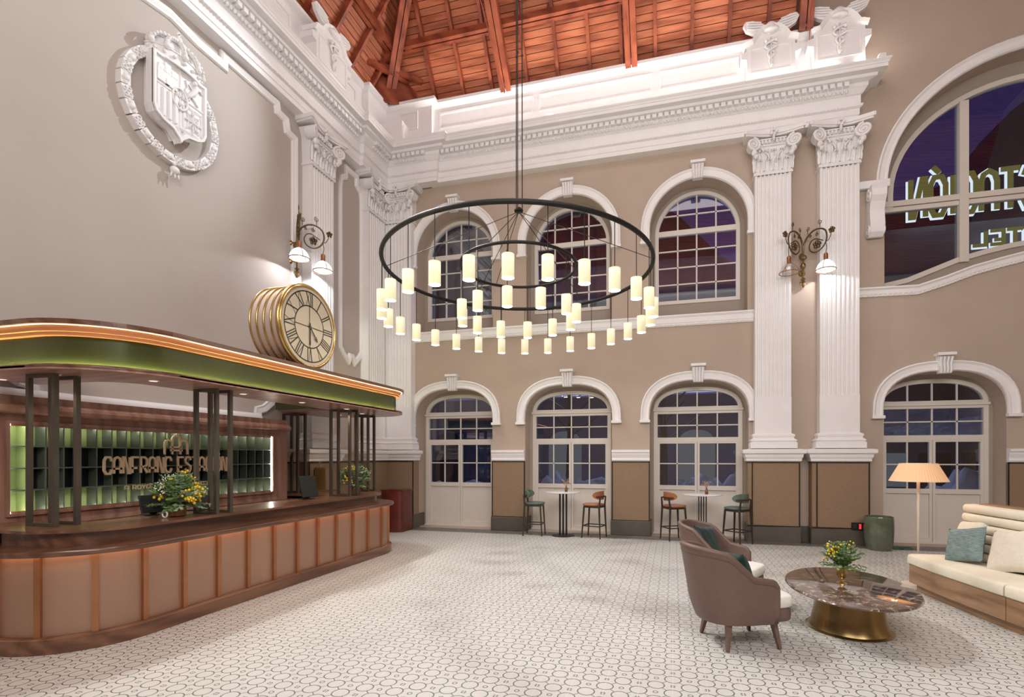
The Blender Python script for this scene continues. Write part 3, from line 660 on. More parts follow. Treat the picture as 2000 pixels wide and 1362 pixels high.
o = q.build('bead_moulding', white_m, t9); o['kind'] = 'stuff'
def mould_prof(w): return [(-w / 2, 0), (-w / 2, .075), (-w * .38, .085), (-w * .2, .055), (w * .2, .045), (w * .3, .06), (w * .42, .06), (w / 2, .03), (w / 2, 0)]
def keystone(parent, xc, zb, zt, wt=.27):
    b = MB()
    mm = mB
    b.prism([(xc - wt / 2 * .78, zb), (xc + wt / 2 * .78, zb), (xc + wt / 2, zt), (xc - wt / 2, zt)], mm, 0, .10)
    for i in range(4):
        u = (i - 1.5) / 4 * wt * .95
        b.tube([(xc + u * .8, YW - .105, zb + .01), (xc + u * .85, YW - .135, zb + .06), (xc + u * .9, YW - .11, (zb + zt) / 2), (xc + u, YW - .15, zt - .06)], .026, 6)
    b.box(xc - wt / 2 - .02, xc + wt / 2 + .02, YW - .18, YW, zt - .035, zt + .02)
    b.build('keystone', white_m, parent, smooth=SM)
def arch_trim(n, path_c, w, kz, xc, label, tips=True, beadp=None):
    t = empty('trim_%d' % n, (0, 0, 0), label=label, kind='structure')
    MB().sweep(path_c, [(a, d) for a, d in mould_prof(w)], mB).build('arch_moulding', white_m, t)
    if tips:
        b = MB()
        for sg in (0, -1): p = path_c[sg]; b.box(p[0] - w / 2 - .015, p[0] + w / 2 + .015, YW - .10, YW, p[1] - .03, p[1] + .03)
        b.build('moulding_stop', white_m, t)
    if kz: keystone(t, xc, *kz)
    return t
n = 10
names = ['nearest the room corner', 'above the first bar table', 'above the second bar table', 'right of the pilasters behind the floor lamp']
for i, c in enumerate(DC):
    arch_trim(n, basket(c, 1.15, 2.70, 3.595, 2.6), .20, (3.44, 3.82), c, 'white moulded arch with keystone over the door ' + names[i]); n += 1
nm = ['left', 'middle', 'right']
for i, c in enumerate(UC):
    arch_trim(n, [(c - 1.13, 6.63)] + arc(c, 6.94, 1.13, PI, 0, 28) + [(c + 1.13, 6.63)], .20, (7.92, 8.27), c, 'white round arch with keystone over the %s upper window' % nm[i]); n += 1
tl = arch_trim(n, [(4.09, 7.24)] + arc(LC, 7.3, 2.81, PI, 0, 40, 2.46) + [(9.7, 7.24)], .22, None, LC, 'white moulded arch over the huge right-hand window', tips=False); n += 1
MB().box(3.63, 4.22, YW - .12, YW, 7.24, 7.40).build('impost', white_m, tl, bevel=.02)
MB().sweep([(3.62, 5.15), (4.72, 5.13), (5.2, 5.27), (5.65, 5.43), (6.1, 5.54), (6.52, 5.63), (6.9, 5.67), (7.5, 5.6), (9.0, 5.1)], [(-.09, 0), (-.09, .10), (-.06, .11), (-.03, .075), (.04, .065), (.06, .05), (.09, .04), (.09, 0)], mB).build('sill_moulding', white_m, tl)
q = MB()
for i in range(12): q.sphere((3.66 + i * .09, YW - .055, 5.075), .018, 5, 3)
pl_ = [(4.72, 5.055), (5.2, 5.195), (5.65, 5.355), (6.1, 5.465), (6.52, 5.555), (6.9, 5.6)]
for a, b_ in zip(pl_, pl_[1:]):
    for i in range(6): q.sphere((a[0] + (b_[0] - a[0]) * i / 6, YW - .055, a[1] + (b_[1] - a[1]) * i / 6), .018, 5, 3)
o = q.build('bead_moulding', white_m, tl); o['kind'] = 'stuff'
# S-scroll console under the impost
b = MB(); cx_ = 3.95
cs = [(.05, 7.22), (.30, 7.22), (.34, 7.12), (.33, 7.0), (.26, 6.9), (.20, 6.75), (.22, 6.6), (.24, 6.45), (.20, 6.32), (.12, 6.24), (.05, 6.24), (0, 6.3), (0, 7.22)]
b.prism([(d, z) for d, z in cs], lambda d, z, u: (cx_ + u, YW - d, z), -.13, .13)
b.build('console_body', white_m, tl, bevel=.012)
for u in (-.135, .135):
    b = MB()
    b.tube([(cx_ + u, YW - d, z) for d, z in spiral(.19, 7.05, .12, 1.8, 1)], .022, 6); b.tube([(cx_ + u, YW - d, z) for d, z in spiral(.13, 6.36, .09, 1.8, -1)], .018, 6)
    b.build('console_scroll', white_m, tl, smooth=3)

# ---- window and door frames
def clip(poly, x0, x1, z0, z1):
    def cut(pl, f, inter):
        out = []
        for i in range(len(pl)):
            a, b = pl[i - 1], pl[i]; fa, fb = f(a), f(b)
            if (fa >= 0) != (fb >= 0): t = fa / (fa - fb); out.append((a[0] + (b[0] - a[0]) * t, a[1] + (b[1] - a[1]) * t))
            if fb >= 0: out.append(b)
        return out
    for f in (lambda p: p[0] - x0, lambda p: x1 - p[0], lambda p: p[1] - z0, lambda p: z1 - p[1]):
        poly = cut(poly, f, None)
        if len(poly) < 3: return []
    return poly
YG = YW + .47                               # glass plane
def mG(a, b, d): return (a, YG - d, b)
def pane(poly, parent):
    if len(poly) < 3: return
    MB().prism(poly, mG, -.004, .004).build('pane', glass, parent)
def hbar(parent, x0, x1, z0, z1, d0=-.02, d1=.02, name='glazing_bar'): return MB().box(x0, x1, YG - d1, YG - d0, z0, z1).build(name, frame_m, parent)
for i, c in enumerate(DC):
    t = empty('door_%d' % (i + 1), (0, 0, 0), label='cream glazed double door in an arched recess, ' + ['nearest the room corner', 'behind the first bar table', 'behind the second bar table', 'behind the floor lamp'][i], kind='structure')
    outer = basket(c, .97, 2.86, 3.40, .0); inner = basket(c, .885, 2.86, 3.315, .0)
    arch_in = [p for p in inner if p[1] >= 2.95]
    b = MB(); b.sweep(outer, [(0, -.05), (0, .05), (.085, .05), (.085, -.05)], mG); b.build('frame', frame_m, t)
    b = MB(); b.box(c - .97, c + .97, YG - .046, YG + .046, 2.79, 2.95); b.box(c - .99, c + .99, YG - .075, YG, 2.85, 2.90); b.build('transom', frame_m, t)
    hbar(t, c - .9, c + .9, 2.14, 2.24, -.046, .046, 'mid_rail')
    for a in (-.44, 0, .44):
        hbar(t, c + a - .014, c + a + .014, 2.95, 3.34); hbar(t, c + a - .014, c + a + .014, 2.24, 2.79)
    hbar(t, c - .89, c + .89, 2.506, 2.532)
    ins = clip(basket(c, .885, 2.86, 3.315, 2.5), c - .9, c + .9, 2.95, 3.4)
    xs = [-.885, -.44, 0, .44, .885]
    for a, b_ in zip(xs, xs[1:]):
        pane(clip(ins, c + a, c + b_, 2.9, 3.4), t)
        for z0, z1 in ((2.24, 2.52), (2.52, 2.79)): pane([(c + a, z0), (c + b_, z0), (c + b_, z1), (c + a, z1)], t)
    for sg in (-1, 1):
        x0, x1 = (c - .885, c - .004) if sg < 0 else (c + .004, c + .885)
        lf = empty('door_leaf', (0, 0, 0)); lf.parent = t
        q = MB(); q.box(x0, x0 + .05, YG - .04, YG + .04, .02, 2.14); q.box(x1 - .05, x1, YG - .04, YG + .04, .02, 2.14); q.box(x0 + .05, x1 - .05, YG - .04, YG + .04, 1.03, 1.13); q.box(x0 + .05, x1 - .05, YG - .04, YG + .04, .02, .12); q.box(x0 + .05, x1 - .05, YG - .04, YG + .04, 2.10, 2.14)
        q.build('leaf_frame', frame_m, lf)
        q = MB(); q.box(x0 + .05, x1 - .05, YG, YG + .03, .12, 1.03); q.build('lower_panel', frame_m, lf)
        xm = (x0 + x1) / 2; hbar(lf, xm - .014, xm + .014, 1.13, 2.10); hbar(lf, x0 + .05, x1 - .05, 1.622, 1.648)
        for a0, a1 in ((x0 + .05, xm), (xm, x1 - .05)):
            for z0, z1 in ((1.13, 1.635), (1.635, 2.10)): pane([(a0, z0), (a1, z0), (a1, z1), (a0, z1)], lf)
    MB().box(c - 1.0, c + 1.0, YW + .40, YW + .6, 0, .03).build('threshold', frame_m, t)
for i, c in enumerate(UC):
    t = empty('window_%d' % (i + 1), (0, 0, 0), label='round-arched %s upper window with cream glazing bars' % nm[i], kind='structure')
    outl = [(c - .93, 5.33)] + arc(c, 6.96, .93, PI, 0, 28) + [(c + .93, 5.33)]
    b = MB(); b.sweep(outl, [(0, -.05), (0, .06), (.08, .06), (.08, -.05)], mG, closed=True); b.build('frame', frame_m, t)
    gls = [(c - .85, 5.41)] + arc(c, 6.96, .85, PI, 0, 28) + [(c + .85, 5.41)]
    hbar(t, c - .86, c + .86, 6.92, 7.04, -.04, .05, 'transom')
    zs = [5.41, 5.79, 6.18, 6.57, 6.98, 7.39, 7.82]; xs = [-.85, -.42, 0, .42, .85]
    for a in xs[1:-1]:
        hbar(t, c + a - .016, c + a + .016, 5.41, 6.96 + math.sqrt(.85 ** 2 - a * a))
    for z in zs[1:-1]:
        hw_ = .85 if z < 6.96 else math.sqrt(.85 ** 2 - (z - 6.96) ** 2)
        if abs(z - 6.98) > .01: hbar(t, c - hw_, c + hw_, z - .014, z + .014)
    for a, b_ in zip(xs, xs[1:]):
        for z0, z1 in zip(zs, zs[1:]): pane(clip(gls, c + a, c + b_, z0, z1), t)
t = empty('window_4', (0, 0, 0), label='huge arched right-hand window with thick cream mullions', kind='structure')
b = MB(); b.sweep(lun_g[:11] + lun_g[12:], [(0, -.05), (0, .07), (-.10, .07), (-.10, -.05)], mG, closed=True); b.build('frame', frame_m, t)
hbar(t, 4.1, 9.7, 6.93, 7.02, -.04, .06, 'transom'); hbar(t, 4.3, 9.5, 7.03, 7.14, -.04, .09, 'transom')
for xm in (5.70, 8.1):
    hbar(t, xm - .08, xm + .08, 5.75, 9.15 if xm > 7 else 9.02, -.04, .10, 'mullion')
up = clip([(4.3, 7.1)] + arc(LC, 7.3, 2.47, PI, 0, 30, 2.02) + [(9.5, 7.1)], 4.2, 9.6, 7.1, 9.9)
for a, b_ in ((4.3, 5.7), (5.7, 8.1), (8.1, 9.5)):
    pane(clip(up, a, b_, 7.1, 9.9), t)
for a, b_, za, zb in ((4.12, 5.7, 5.35, 5.84), (5.7, 6.9, 5.84, 6.05), (6.9, 9.6, 6.05, 5.5)): pane([(a, za), (b_, zb), (b_, 6.95), (a, 6.95)], t)

# ---- big moulded panel and narrow panel on the left wall
tp = empty('trim_%d' % n, (0, 0, 0), label='white moulded frame of the large panel around the crest', kind='structure'); n += 1
cy = 6.0
half = [(0, 8.42), (.2, 8.39), (.45, 8.35), (.95, 8.35), (.95, 8.50), (2.12, 8.50), (2.15, 8.36), (2.36, 8.34), (2.40, 8.14), (2.60, 8.11), (2.60, 2.98), (2.05, 2.98), (1.98, 2.80), (1.82, 2.68), (1.68, 2.64), (1.65, 2.47), (0, 2.47)]
path = [(cy + a, z) for a, z in half] + [(cy - a, z) for a, z in reversed(half[1:-1])]
MB().sweep(path, [(-.075, 0), (-.075, .04), (-.05, .065), (-.01, .055), (.03, .04), (.06, .045), (.075, .02), (.075, 0)], mL, closed=True).build('panel_moulding', white_m, tp)
MB().sweep([(3.4, 2.47), (7.66, 2.47)], [(-.11, 0), (-.11, .05), (-.09, .10), (-.04, .135), (.03, .14), (.07, .11), (.085, .07), (.11, .055), (.11, 0)], mL).build('lower_moulding', white_m, tp, smooth=SM)
tq = empty('trim_%d' % n, (0, 0, 0), label='white moulded narrow panel between the left wall pilasters', kind='structure'); n += 1
nh = [(0, 8.44), (.2, 8.44), (.2, 8.24), (.36, 8.15), (.40, 7.95), (.40, 4.3), (.30, 4.18), (.12, 4.02), (.06, 4.15), (0, 4.15)]
ncy = 10.47
path = [(ncy + a, z) for a, z in nh] + [(ncy - a, z) for a, z in reversed(nh[1:-1])]
MB().sweep(path, [(-.06, 0), (-.06, .05), (-.03, .06), (.03, .045), (.06, .02), (.06, 0)], mL, closed=True).build('panel_moulding', white_m, tq)
tr_ = empty('trim_%d' % n, (0, 0, 0), label='woven brown dado on the left wall beside the desk', kind='structure'); n += 1
MB().box(XW, XW + .05, 7.9, 11.8, .33, 1.68).build('woven_panel', panel_m, tr_)
MB().box(XW, XW + .058, 7.9, 11.8, 1.665, 1.69).build('bronze_edging', dark_m, tr_)
MB().sweep([(7.9, 0), (11.5, 0)], [(-.0, 1.69), (-.06, 1.69), (-.085, 1.72), (-.075, 1.77), (-.10, 1.84), (-.13, 1.90), (-.13, 1.945), (0, 1.955)], lambda y_, x_, d: (XW + x_, y_, d)).build('dado_cap', wall_m, tr_)
MB().box(XW, XW + .08, 7.9, 11.8, 0, .335).build('stone_block', base_m, tr_)

# ================================================================== RECEPTION
def stad(xf, yn, yf, r, x0=-7.25, n=14):
    return [(x0, yn)] + arc(xf - r, yn + r, r, -PI / 2, 0, n) + arc(xf - r, yf - r, r, 0, PI / 2, n) + [(x0, yf)]
def resample(path, s0, s1, step=.07):
    out = []; acc = 0; P = [Vector(p) for p in path]
    def at(s):
        a = 0
        for p, q in zip(P, P[1:]):
            l = (q - p).length
            if a + l >= s: return p + (q - p) * ((s - a) / l), (q - p).normalized()
            a += l
        return P[-1], (P[-1] - P[-2]).normalized()
    n = max(1, int((s1 - s0) / step))
    return [at(s0 + (s1 - s0) * i / n) for i in range(n + 1)]
def plen(path): return sum((Vector(b) - Vector(a)).length for a, b in zip(path, path[1:]))
desk = empty('reception_desk', (0, 0, 0), 0, 'curved walnut reception counter with glowing copper panels', 'counter')
BP = stad(-5.12, 3.2, 9.2, .82)
MB().sweep(BP, [(-.8, 0), (0, 0), (0, .135), (-.012, .145), (-.8, .145)], mF).build('plinth', walnut, desk, smooth=SM)
MB().sweep(BP, [(-.75, .14), (-.085, .14), (-.085, .905), (-.75, .905)], mF).build('carcass', walnut, desk)
LT = plen(BP); s0 = 1.2 + 1.31 - .13
# battens and copper panels
pos = []
s = 1.30 + .82 * PI / 2 + (4.386 + .43 * -9 - 4.02)
while s < LT - .1:
    if s > .1: pos.append(s)
    s += .436
bm = None
for i, s in enumerate(pos):
    (p, d), = resample(BP, s, s + 1e-4, 1)[:1]; nv = Vector((d.y, -d.x))
    c = p + nv * -.055
    MB().bar((c.x, c.y, .145), (c.x, c.y, .90), .034, .05, up=(d.x, d.y, 0)).build('batten', copper_b, desk)
    if i + 1 < len(pos):
        sub = [tuple(q[0]) for q in resample(BP, s + .022, pos[i + 1] - .022, .05)]
        MB().sweep(sub, [(-.086, .147), (-.072, .147), (-.072, .898), (-.086, .898)], mF).build('copper_panel', copper, desk, smooth=SM)
MB().sweep(BP, [(-.32, .90), (.02, .90), (.02, .888), (.035, .888), (.042, .90), (.045, .92), (.035, .938), (-.32, .94)], mF).build('ledge', walnut, desk, smooth=SM)
MB().sweep(BP, [(-.02, .885), (.010, .885), (.010, .897), (-.02, .897)], mF).build('led_strip', led_orange, desk)
RP = [tuple(q[0]) for q in resample(BP, .95, LT - .3, .06)]
MB().sweep(RP, [(-.30, .938), (-.27, .938), (-.27, 1.072), (-.30, 1.072)], mF).build('riser', walnut, desk, smooth=SM)
TP = stad(-5.29, 3.38, 9.02, .70)
inner = [(-7.25, 7.95), (-6.02, 7.95), (-6.02, 4.05), (-7.25, 4.05)]
MB().prism(TP + inner, mF, 1.072, 1.10).build('counter_top', walnut, desk, bevel=.012)
MB().prism([(p[0] - .04, p[1]) for p in stad(-5.42, 3.55, 8.85, .60)] + [(-7.25, 8.1), (-6.0, 8.1), (-6.0, 3.95), (-7.25, 3.95)], mF, .90, .94).build('inner_deck', walnut, desk)

can = empty('desk_canopy', (0, 0, 0), 0, 'green and copper canopy curving over the reception desk', 'canopy')
CPa = stad(-5.05, 3.42, 9.5, .85, x0=-7.05); x_in = -5.86
cin = [(-7.05, 7.9), (x_in, 7.9)] + [(x_in, 4.6)] + arc(x_in - .35, 4.57, .35, 0, -PI / 2, 6) + [(-7.05, 4.22)]
MB().prism(CPa + cin, mF, 2.625, 2.66).build('soffit', soffw, can, bevel=.01)
MB().sweep(CPa, [(-.035, 2.655), (0, 2.64), (.0, 2.665), (-.008, 2.675), (-.035, 2.675)], mF).build('rim', walnut, can, smooth=SM)
MB().sweep(CPa, [(-.13, 2.66), (-.12, 2.66), (-.12, 2.965), (-.13, 2.965)], mF).build('green_fascia', greenm, can, smooth=SM)
MB().sweep(CPa, [(-.108, 2.661), (-.094, 2.661), (-.094, 2.667), (-.108, 2.667)], mF).build('led_strip', led_g, can)
ic = [(a, b_) for a, b_ in cin]
MB().sweep(ic, [(.05, 2.66), (.06, 2.66), (.06, 2.98), (.05, 2.98)], mF).build('inner_fascia', greenm, can, smooth=SM)
MB().sweep(CPa, [(-.13, 2.955), (-.065, 2.955), (-.058, 2.985), (-.04, 2.99), (-.034, 3.02), (-.018, 3.045), (-.13, 3.045)], mF).build('copper_crown', crownm, can, smooth=SM)
MB().sweep(CPa, [(-.012, 3.040), (-.004, 3.040), (-.004, 3.045), (-.012, 3.045)], mF).build('led_strip', led_rim, can)
MB().prism([(p[0], p[1]) for p in stad(-5.02, 3.39, 9.53, .88, x0=-7.05)] + cin, mF, 3.045, 3.092).build('top_board', walnut, can, bevel=.008)
for (x, y) in ((-6.9, 3.8), (-6.0, 3.72), (-5.45, 4.3), (-5.45, 5.5), (-5.45, 6.6), (-5.45, 7.7), (-5.75, 8.6), (-6.4, 8.8), (-5.5, 4.9)):
    if (x, y) == (-5.5, 4.9): continue
    q = MB(); q.lathe([(.055, -.004), (.055, .003)], 16, (x, y, 2.622)); dl = q.build('downlight', lampw, can)
    q = MB(); q.lathe([(.038, -.006), (.038, 0)], 12, (x, y, 2.62)); q.build('downlight_lens', dl_em, dl)
    lamp('downlight_beam', 'SPOT', (x, y, 2.60), (x, y, 0), 16, (1, .86, .68), .03, angle=95, blend=.7)
# bronze frame posts standing on the counter
def frame_post(x0, x1, y, z0=1.10, z1=2.625, w=.042):
    q = MB(); q.box(x0, x0 + w, y - w / 2, y + w / 2, z0, z1); q.box(x1 - w, x1, y - w / 2, y + w / 2, z0, z1)
    q.box(x0 + w, x1 - w, y - w / 2, y + w / 2, z0, z0 + w * .8); q.box(x0 + w, x1 - w, y - w / 2, y + w / 2, z1 - w * .8, z1)
    return q
lab = ['at the near corner of the desk', 'beside the yellow bouquet', 'near the computer screen at the far end', 'in front of the corner pilaster', 'against the left wall']
for i, (x0, y, wd) in enumerate(((-6.30, 3.68, .40), (-5.68, 5.0, .35), (-5.86, 7.80, .42), (-6.18, 9.0, .32), (-7.24, 8.25, .35))):
    t = empty('bronze_post', (x0, y, 1.10), 0, 'dark bronze post of two interlocked open frames, ' + lab[i], 'post', 'bronze frame posts carrying the canopy')
    frame_post(0, wd, 0, 0, 1.524).build('open_frame', bronze, t)
    frame_post(.02, wd + .02, .18, 0, 1.524).build('open_frame', bronze, t)

# key rack
rk = empty('key_rack', (0, 0, 0), 0, 'lit green pigeonhole key rack in a walnut frame on the left wall', 'rack')
Y0, Y1, Z0, Z1 = 3.80, 7.48, 1.19, 2.15; XF = -6.8
MB().box(-7.12, -6.98, Y0, Y1, Z0, Z1).build('green_back', cellg, rk)
nC = 21; cw = (Y1 - Y0) / nC; chh = (Z1 - Z0) / 4
for i in range(nC + 1):
    y = Y0 + cw * i
    MB().box(-6.98, XF - .02, y - .007, y + .007, Z0, Z1).build('divider', cellg if i < 2 else cellg2, rk)
for j in (1, 2, 3):
    z = Z0 + chh * j
    MB().box(-6.98, XF - .018, Y0, Y1, z - .007, z + .007).build('shelf', cellg2, rk)
for i in range(1, nC):
    for j in (1, 2):
        MB().box(-6.975, -6.95, Y0 + cw * i + .009, Y0 + cw * (i + 1) - .009, Z0 + chh * j + .009, Z0 + chh * (j + 1) - .009).build('black_infill', cellb, rk)
MB().box(-7.2, -6.6, 3.3, 7.93, 0, 1.0).build('base_cabinet', walnut_v, rk)
MB().box(-7.2, -6.55, 3.3, 7.95, 1.0, 1.03).build('base_top', walnut, rk, bevel=.006)
q = MB()
fp = [(-.0, -6.98), (0, XF + .03), (.03, XF + .03), (.03, XF), (.10, XF - .01), (.16, XF + .03), (.30, XF + .06), (.30, -7.2), (0, -7.2)]
q.sweep([(Y0, Z0), (Y0, Z1), (Y1, Z1), (Y1, Z0)], [(-a, b_) for a, b_ in fp], lambda a, b_, d: (d, a, max(b_, 1.031)), closed=True)
q.build('frame', walnut_v, rk, smooth=SM)
MB().sweep([(Y0 - .31, 0), (Y1 + .34, 0)], [(-.46, 2.26), (-.0, 2.26), (.03, 2.275), (.045, 2.31), (.03, 2.345), (0, 2.355), (-.02, 2.375), (-.46, 2.375)], lambda a_, b_, d_: (XF + .07 - b_, a_, d_)).build('crown', walnut_v, rk, smooth=SM)
for (a, b_, c_, d_2) in ((Y0 + .02, Y1 - .02, Z1 - .014, Z1 - .006), (Y0 + .02, Y1 - .02, Z0 + .006, Z0 + .014)):
    MB().box(XF - .03, XF - .022, a, b_, c_, d_2).build('led_strip', led_rack, rk)
    zl = (Z1 - .022, Z1) if c_ > 2 else (Z0, Z0 + .022)
    MB().box(XF - .016, XF + .004, a, b_, *zl).build('led_lip', walnut_v, rk)
for y in (Y0 + .006, Y1 - .012): MB().box(XF - .012, XF - .004, y, y + .006, Z0, Z1).build('led_strip', led_rack, rk)
# raised gold lettering
GL = {'C': [[(1, .74), (1, .84), (.78, 1), (.25, 1), (0, .8), (0, .2), (.25, 0), (.78, 0), (1, .16), (1, .26)]],
      'A': [[(0, 0), (0, .74), (.14, .92), (.5, 1), (.86, .92), (1, .74), (1, 0)], [(-.15, .3), (1.15, .3)]],
      'N': [[(0, 0), (0, 1), (.22, 1), (.80, 0), (1, 0), (1, 1)]], 'F': [[(0, 0), (0, 1), (1, 1)], [(-.2, .32), (.75, .32)]],
      'R': [[(0, 0), (0, 1), (.6, 1), (.95, .86), (.95, .52), (.6, .38), (0, .38)], [(.5, .38), (1, 0)]],
      'E': [[(1, 1), (0, 1), (0, 0), (1, 0)], [(-.15, .32), (.7, .32)]], 'S': [[(1, .8), (.8, 1), (.2, 1), (0, .82), (.05, .64), (.95, .36), (1, .18), (.8, 0), (.2, 0), (0, .2)]],
      'T': [[(-.1, 1), (1.1, 1)], [(.5, 1), (.5, 0)]], 'I': [[(.5, 0), (.5, 1)]], 'O': [[(0, .2), (0, .8), (.25, 1), (.75, 1), (1, .8), (1, .2), (.75, 0), (.25, 0), (0, .2)]],
      'H': [[(0, 0), (0, 1)], [(1, 0), (1, 1)], [(0, .5), (1, .5)]], 'L': [[(0, 1), (0, 0), (1, 0)]],
      'Y': [[(0, 1), (.5, .45), (.5, 0)], [(1, 1), (.5, .45)]], 'D': [[(0, 0), (0, 1), (.6, 1), (1, .7), (1, .3), (.6, 0), (0, 0)]], 'W': [[(0, 1), (.25, 0), (.5, .8), (.75, 0), (1, 1)]]}
def letters(txt, parent, mp, a0, b0, lw, lh, gap, t, dep, mat, accent=True, flip=1):
    x = a0
    for ch in txt:
        if ch == ' ': x += flip * (lw * .9); continue
        w_ = lw * (.3 if ch == 'I' else 1.25 if ch == 'W' else 1); q = MB()
        for pl in GL['O' if ch == 'Ó' else ch]:
            pts = [(x + flip * (p[0] - (.5 if ch == 'I' else 0)) * lw + (flip * w_ / 2 if ch == 'I' else 0), b0 + p[1] * lh) for p in pl]
            q.sweep(pts, [(-t, 0), (-t, dep), (t, dep), (t, 0)], mp)
        if ch == 'Ó': q.sweep([(x + flip * lw * .4, b0 + lh * 1.1), (x + flip * lw * .85, b0 + lh * 1.28)], [(-t, 0), (-t, dep), (t, dep), (t, 0)], mp)
        q.build('letter', mat, parent); x += flip * (w_ + gap)
sg_ = empty('gold_sign', (0, 0, 0), 0, 'raised gold hotel name and triple-arch emblem in front of the key rack', 'sign')
mS = lambda a, b, d: (-6.775 + d, a, b)
letters('CANFRANC ESTACIÓN', sg_, mS, 4.72, 1.585, .083, .205, .029, .013, .02, gold_l)
letters('A ROYAL HIDEAWAY HOTEL', sg_, mS, 4.97, 1.375, .043, .05, .018, .005, .012, gold_l)
q = MB(); pr = [(-.012, 0), (-.012, .02), (.012, .02), (.012, 0)]
ex_ = 5.665
q.sweep([(ex_ - .06, 1.83), (ex_ - .06, 2.03)] + arc(ex_, 2.03, .06, PI, 0, 10)[1:] + [(ex_ + .06, 1.83)], pr, mS)
q.sweep([(ex_ - .17, 1.83), (ex_ - .17, 1.97)] + arc(ex_ - .115, 1.97, .055, PI, PI * .25, 8)[1:], pr, mS)
q.sweep([(ex_ + .17, 1.83), (ex_ + .17, 1.97)] + arc(ex_ + .115, 1.97, .055, 0, PI * .75, 8)[1:], pr, mS)
for z in (1.885, 1.93): q.sweep([(ex_ - .09, z), (ex_ + .09, z)], pr, mS)
q.build('arch_emblem', gold_l, sg_)

# clock
ck = empty('drum_clock', (-5.1, 6.33, 3.092), 0, 'large brass-ringed drum clock with roman numerals on the canopy', 'clock')
R_ = .60; CZ = .585
def rg(x, r): return [(x, r * math.cos(2 * PI * k / 64), CZ + r * math.sin(2 * PI * k / 64)) for k in range(64)]
def disc(q, x0, x1, r, n=64):
    a = [q.P((x0, r * math.cos(2 * PI * k / n), CZ + r * math.sin(2 * PI * k / n))) for k in range(n)]; b = [q.P((x1, r * math.cos(2 * PI * k / n), CZ + r * math.sin(2 * PI * k / n))) for k in range(n)]
    for k in range(n): q.f.append((a[k], a[(k + 1) % n], b[(k + 1) % n], b[k]))
    q.f.append(tuple(reversed(a))); q.f.append(tuple(b)); return q
disc(MB(), -.5, -.035, .562).build('drum', clockpink, ck, smooth=SM)
for x in (-.50, -.385, -.27, -.155): MB().tube(rg(x, .575), .0125, 8, closed=True).build('brass_ring', brass, ck, smooth=3)
q = MB(); q.tube(rg(-.03, .585), .03, 8, closed=True); q.tube(rg(.0, .57), .018, 8, closed=True); q.build('bezel', brass, ck, smooth=3)
disc(MB(), -.04, .0, .565).build('dial', clockface, ck, smooth=SM)
fd = MB(); fx = .004
def ringband(q, r0, r1, x):
    n = 64; a = [q.P((x, r0 * math.sin(2 * PI * k / n), CZ + r0 * math.cos(2 * PI * k / n))) for k in range(n)]; b = [q.P((x, r1 * math.sin(2 * PI * k / n), CZ + r1 * math.cos(2 * PI * k / n))) for k in range(n)]
    for k in range(n): q.f.append((a[k], a[(k + 1) % n], b[(k + 1) % n], b[k]))
ringband(fd, .497, .512, fx); ringband(fd, .294, .310, fx)
def pol(th, r, t): return (r * math.sin(th) + t * math.cos(th), CZ + r * math.cos(th) - t * math.sin(th))
def strk(q, th, a, b, w=.0075, x=fx):
    p0 = Vector(pol(th, a[0], a[1])); p1 = Vector(pol(th, b[0], b[1])); d = (p1 - p0).normalized(); nv = Vector((-d.y, d.x)) * w
    ids = [q.P((x, *(p0 + nv))), q.P((x, *(p0 - nv))), q.P((x, *(p1 - nv))), q.P((x, *(p1 + nv)))]; q.f.append(tuple(ids))
RN = ['XII', 'I', 'II', 'III', 'IIII', 'V', 'VI', 'VII', 'VIII', 'IX', 'X', 'XI']
for h, rn in enumerate(RN):
    th = h * PI / 6; ws = {'I': .034, 'V': .075, 'X': .085}; tot_ = sum(ws[c] for c in rn); t = -tot_ / 2
    for c in rn:
        m_ = t + ws[c] / 2; hw_ = ws[c] * .42
        if c == 'I': strk(fd, th, (.31, m_), (.497, m_))
        elif c == 'V': strk(fd, th, (.31, m_), (.497, m_ - hw_), .008); strk(fd, th, (.31, m_), (.497, m_ + hw_), .004)
        else: strk(fd, th, (.31, m_ - hw_), (.497, m_ + hw_), .004); strk(fd, th, (.31, m_ + hw_), (.497, m_ - hw_), .008)
        t += ws[c]
strk(fd, PI / 2, (-.30, 0), (.30, 0), .006); strk(fd, 0, (-.02, 0), (.30, 0), .006)
fd.build('numerals', dark_m, ck)
q = MB(); th = math.radians(180); strk(q, th, (-.06, 0), (.26, 0), .014, .012); strk(q, th, (.2, 0), (.31, 0), .006, .012)
q.build('minute_hand', dark_m, ck)
q = MB(); th = math.radians(141); strk(q, th, (-.04, 0), (.22, 0), .011, .016); strk(q, th, (.17, -.03), (.25, 0), .005, .016); strk(q, th, (.17, .03), (.25, 0), .005, .016); disc(q, .01, .018, .022, 16)
q.build('hour_hand', dark_m, ck)
for y in (-.3, -.18, .12, .3):
    z1 = CZ - math.sqrt(.57 ** 2 - y * y)
    for x in ((-.27, -.155) if y < 0 else (-.4,)): MB().tube([(x, y, 0), (x, y, z1 + .02)], .012, 8).build('foot', brass, ck)
MB().box(-.42, -.08, -.12, .12, -.0, .03).build('base_block', brass_d, ck)

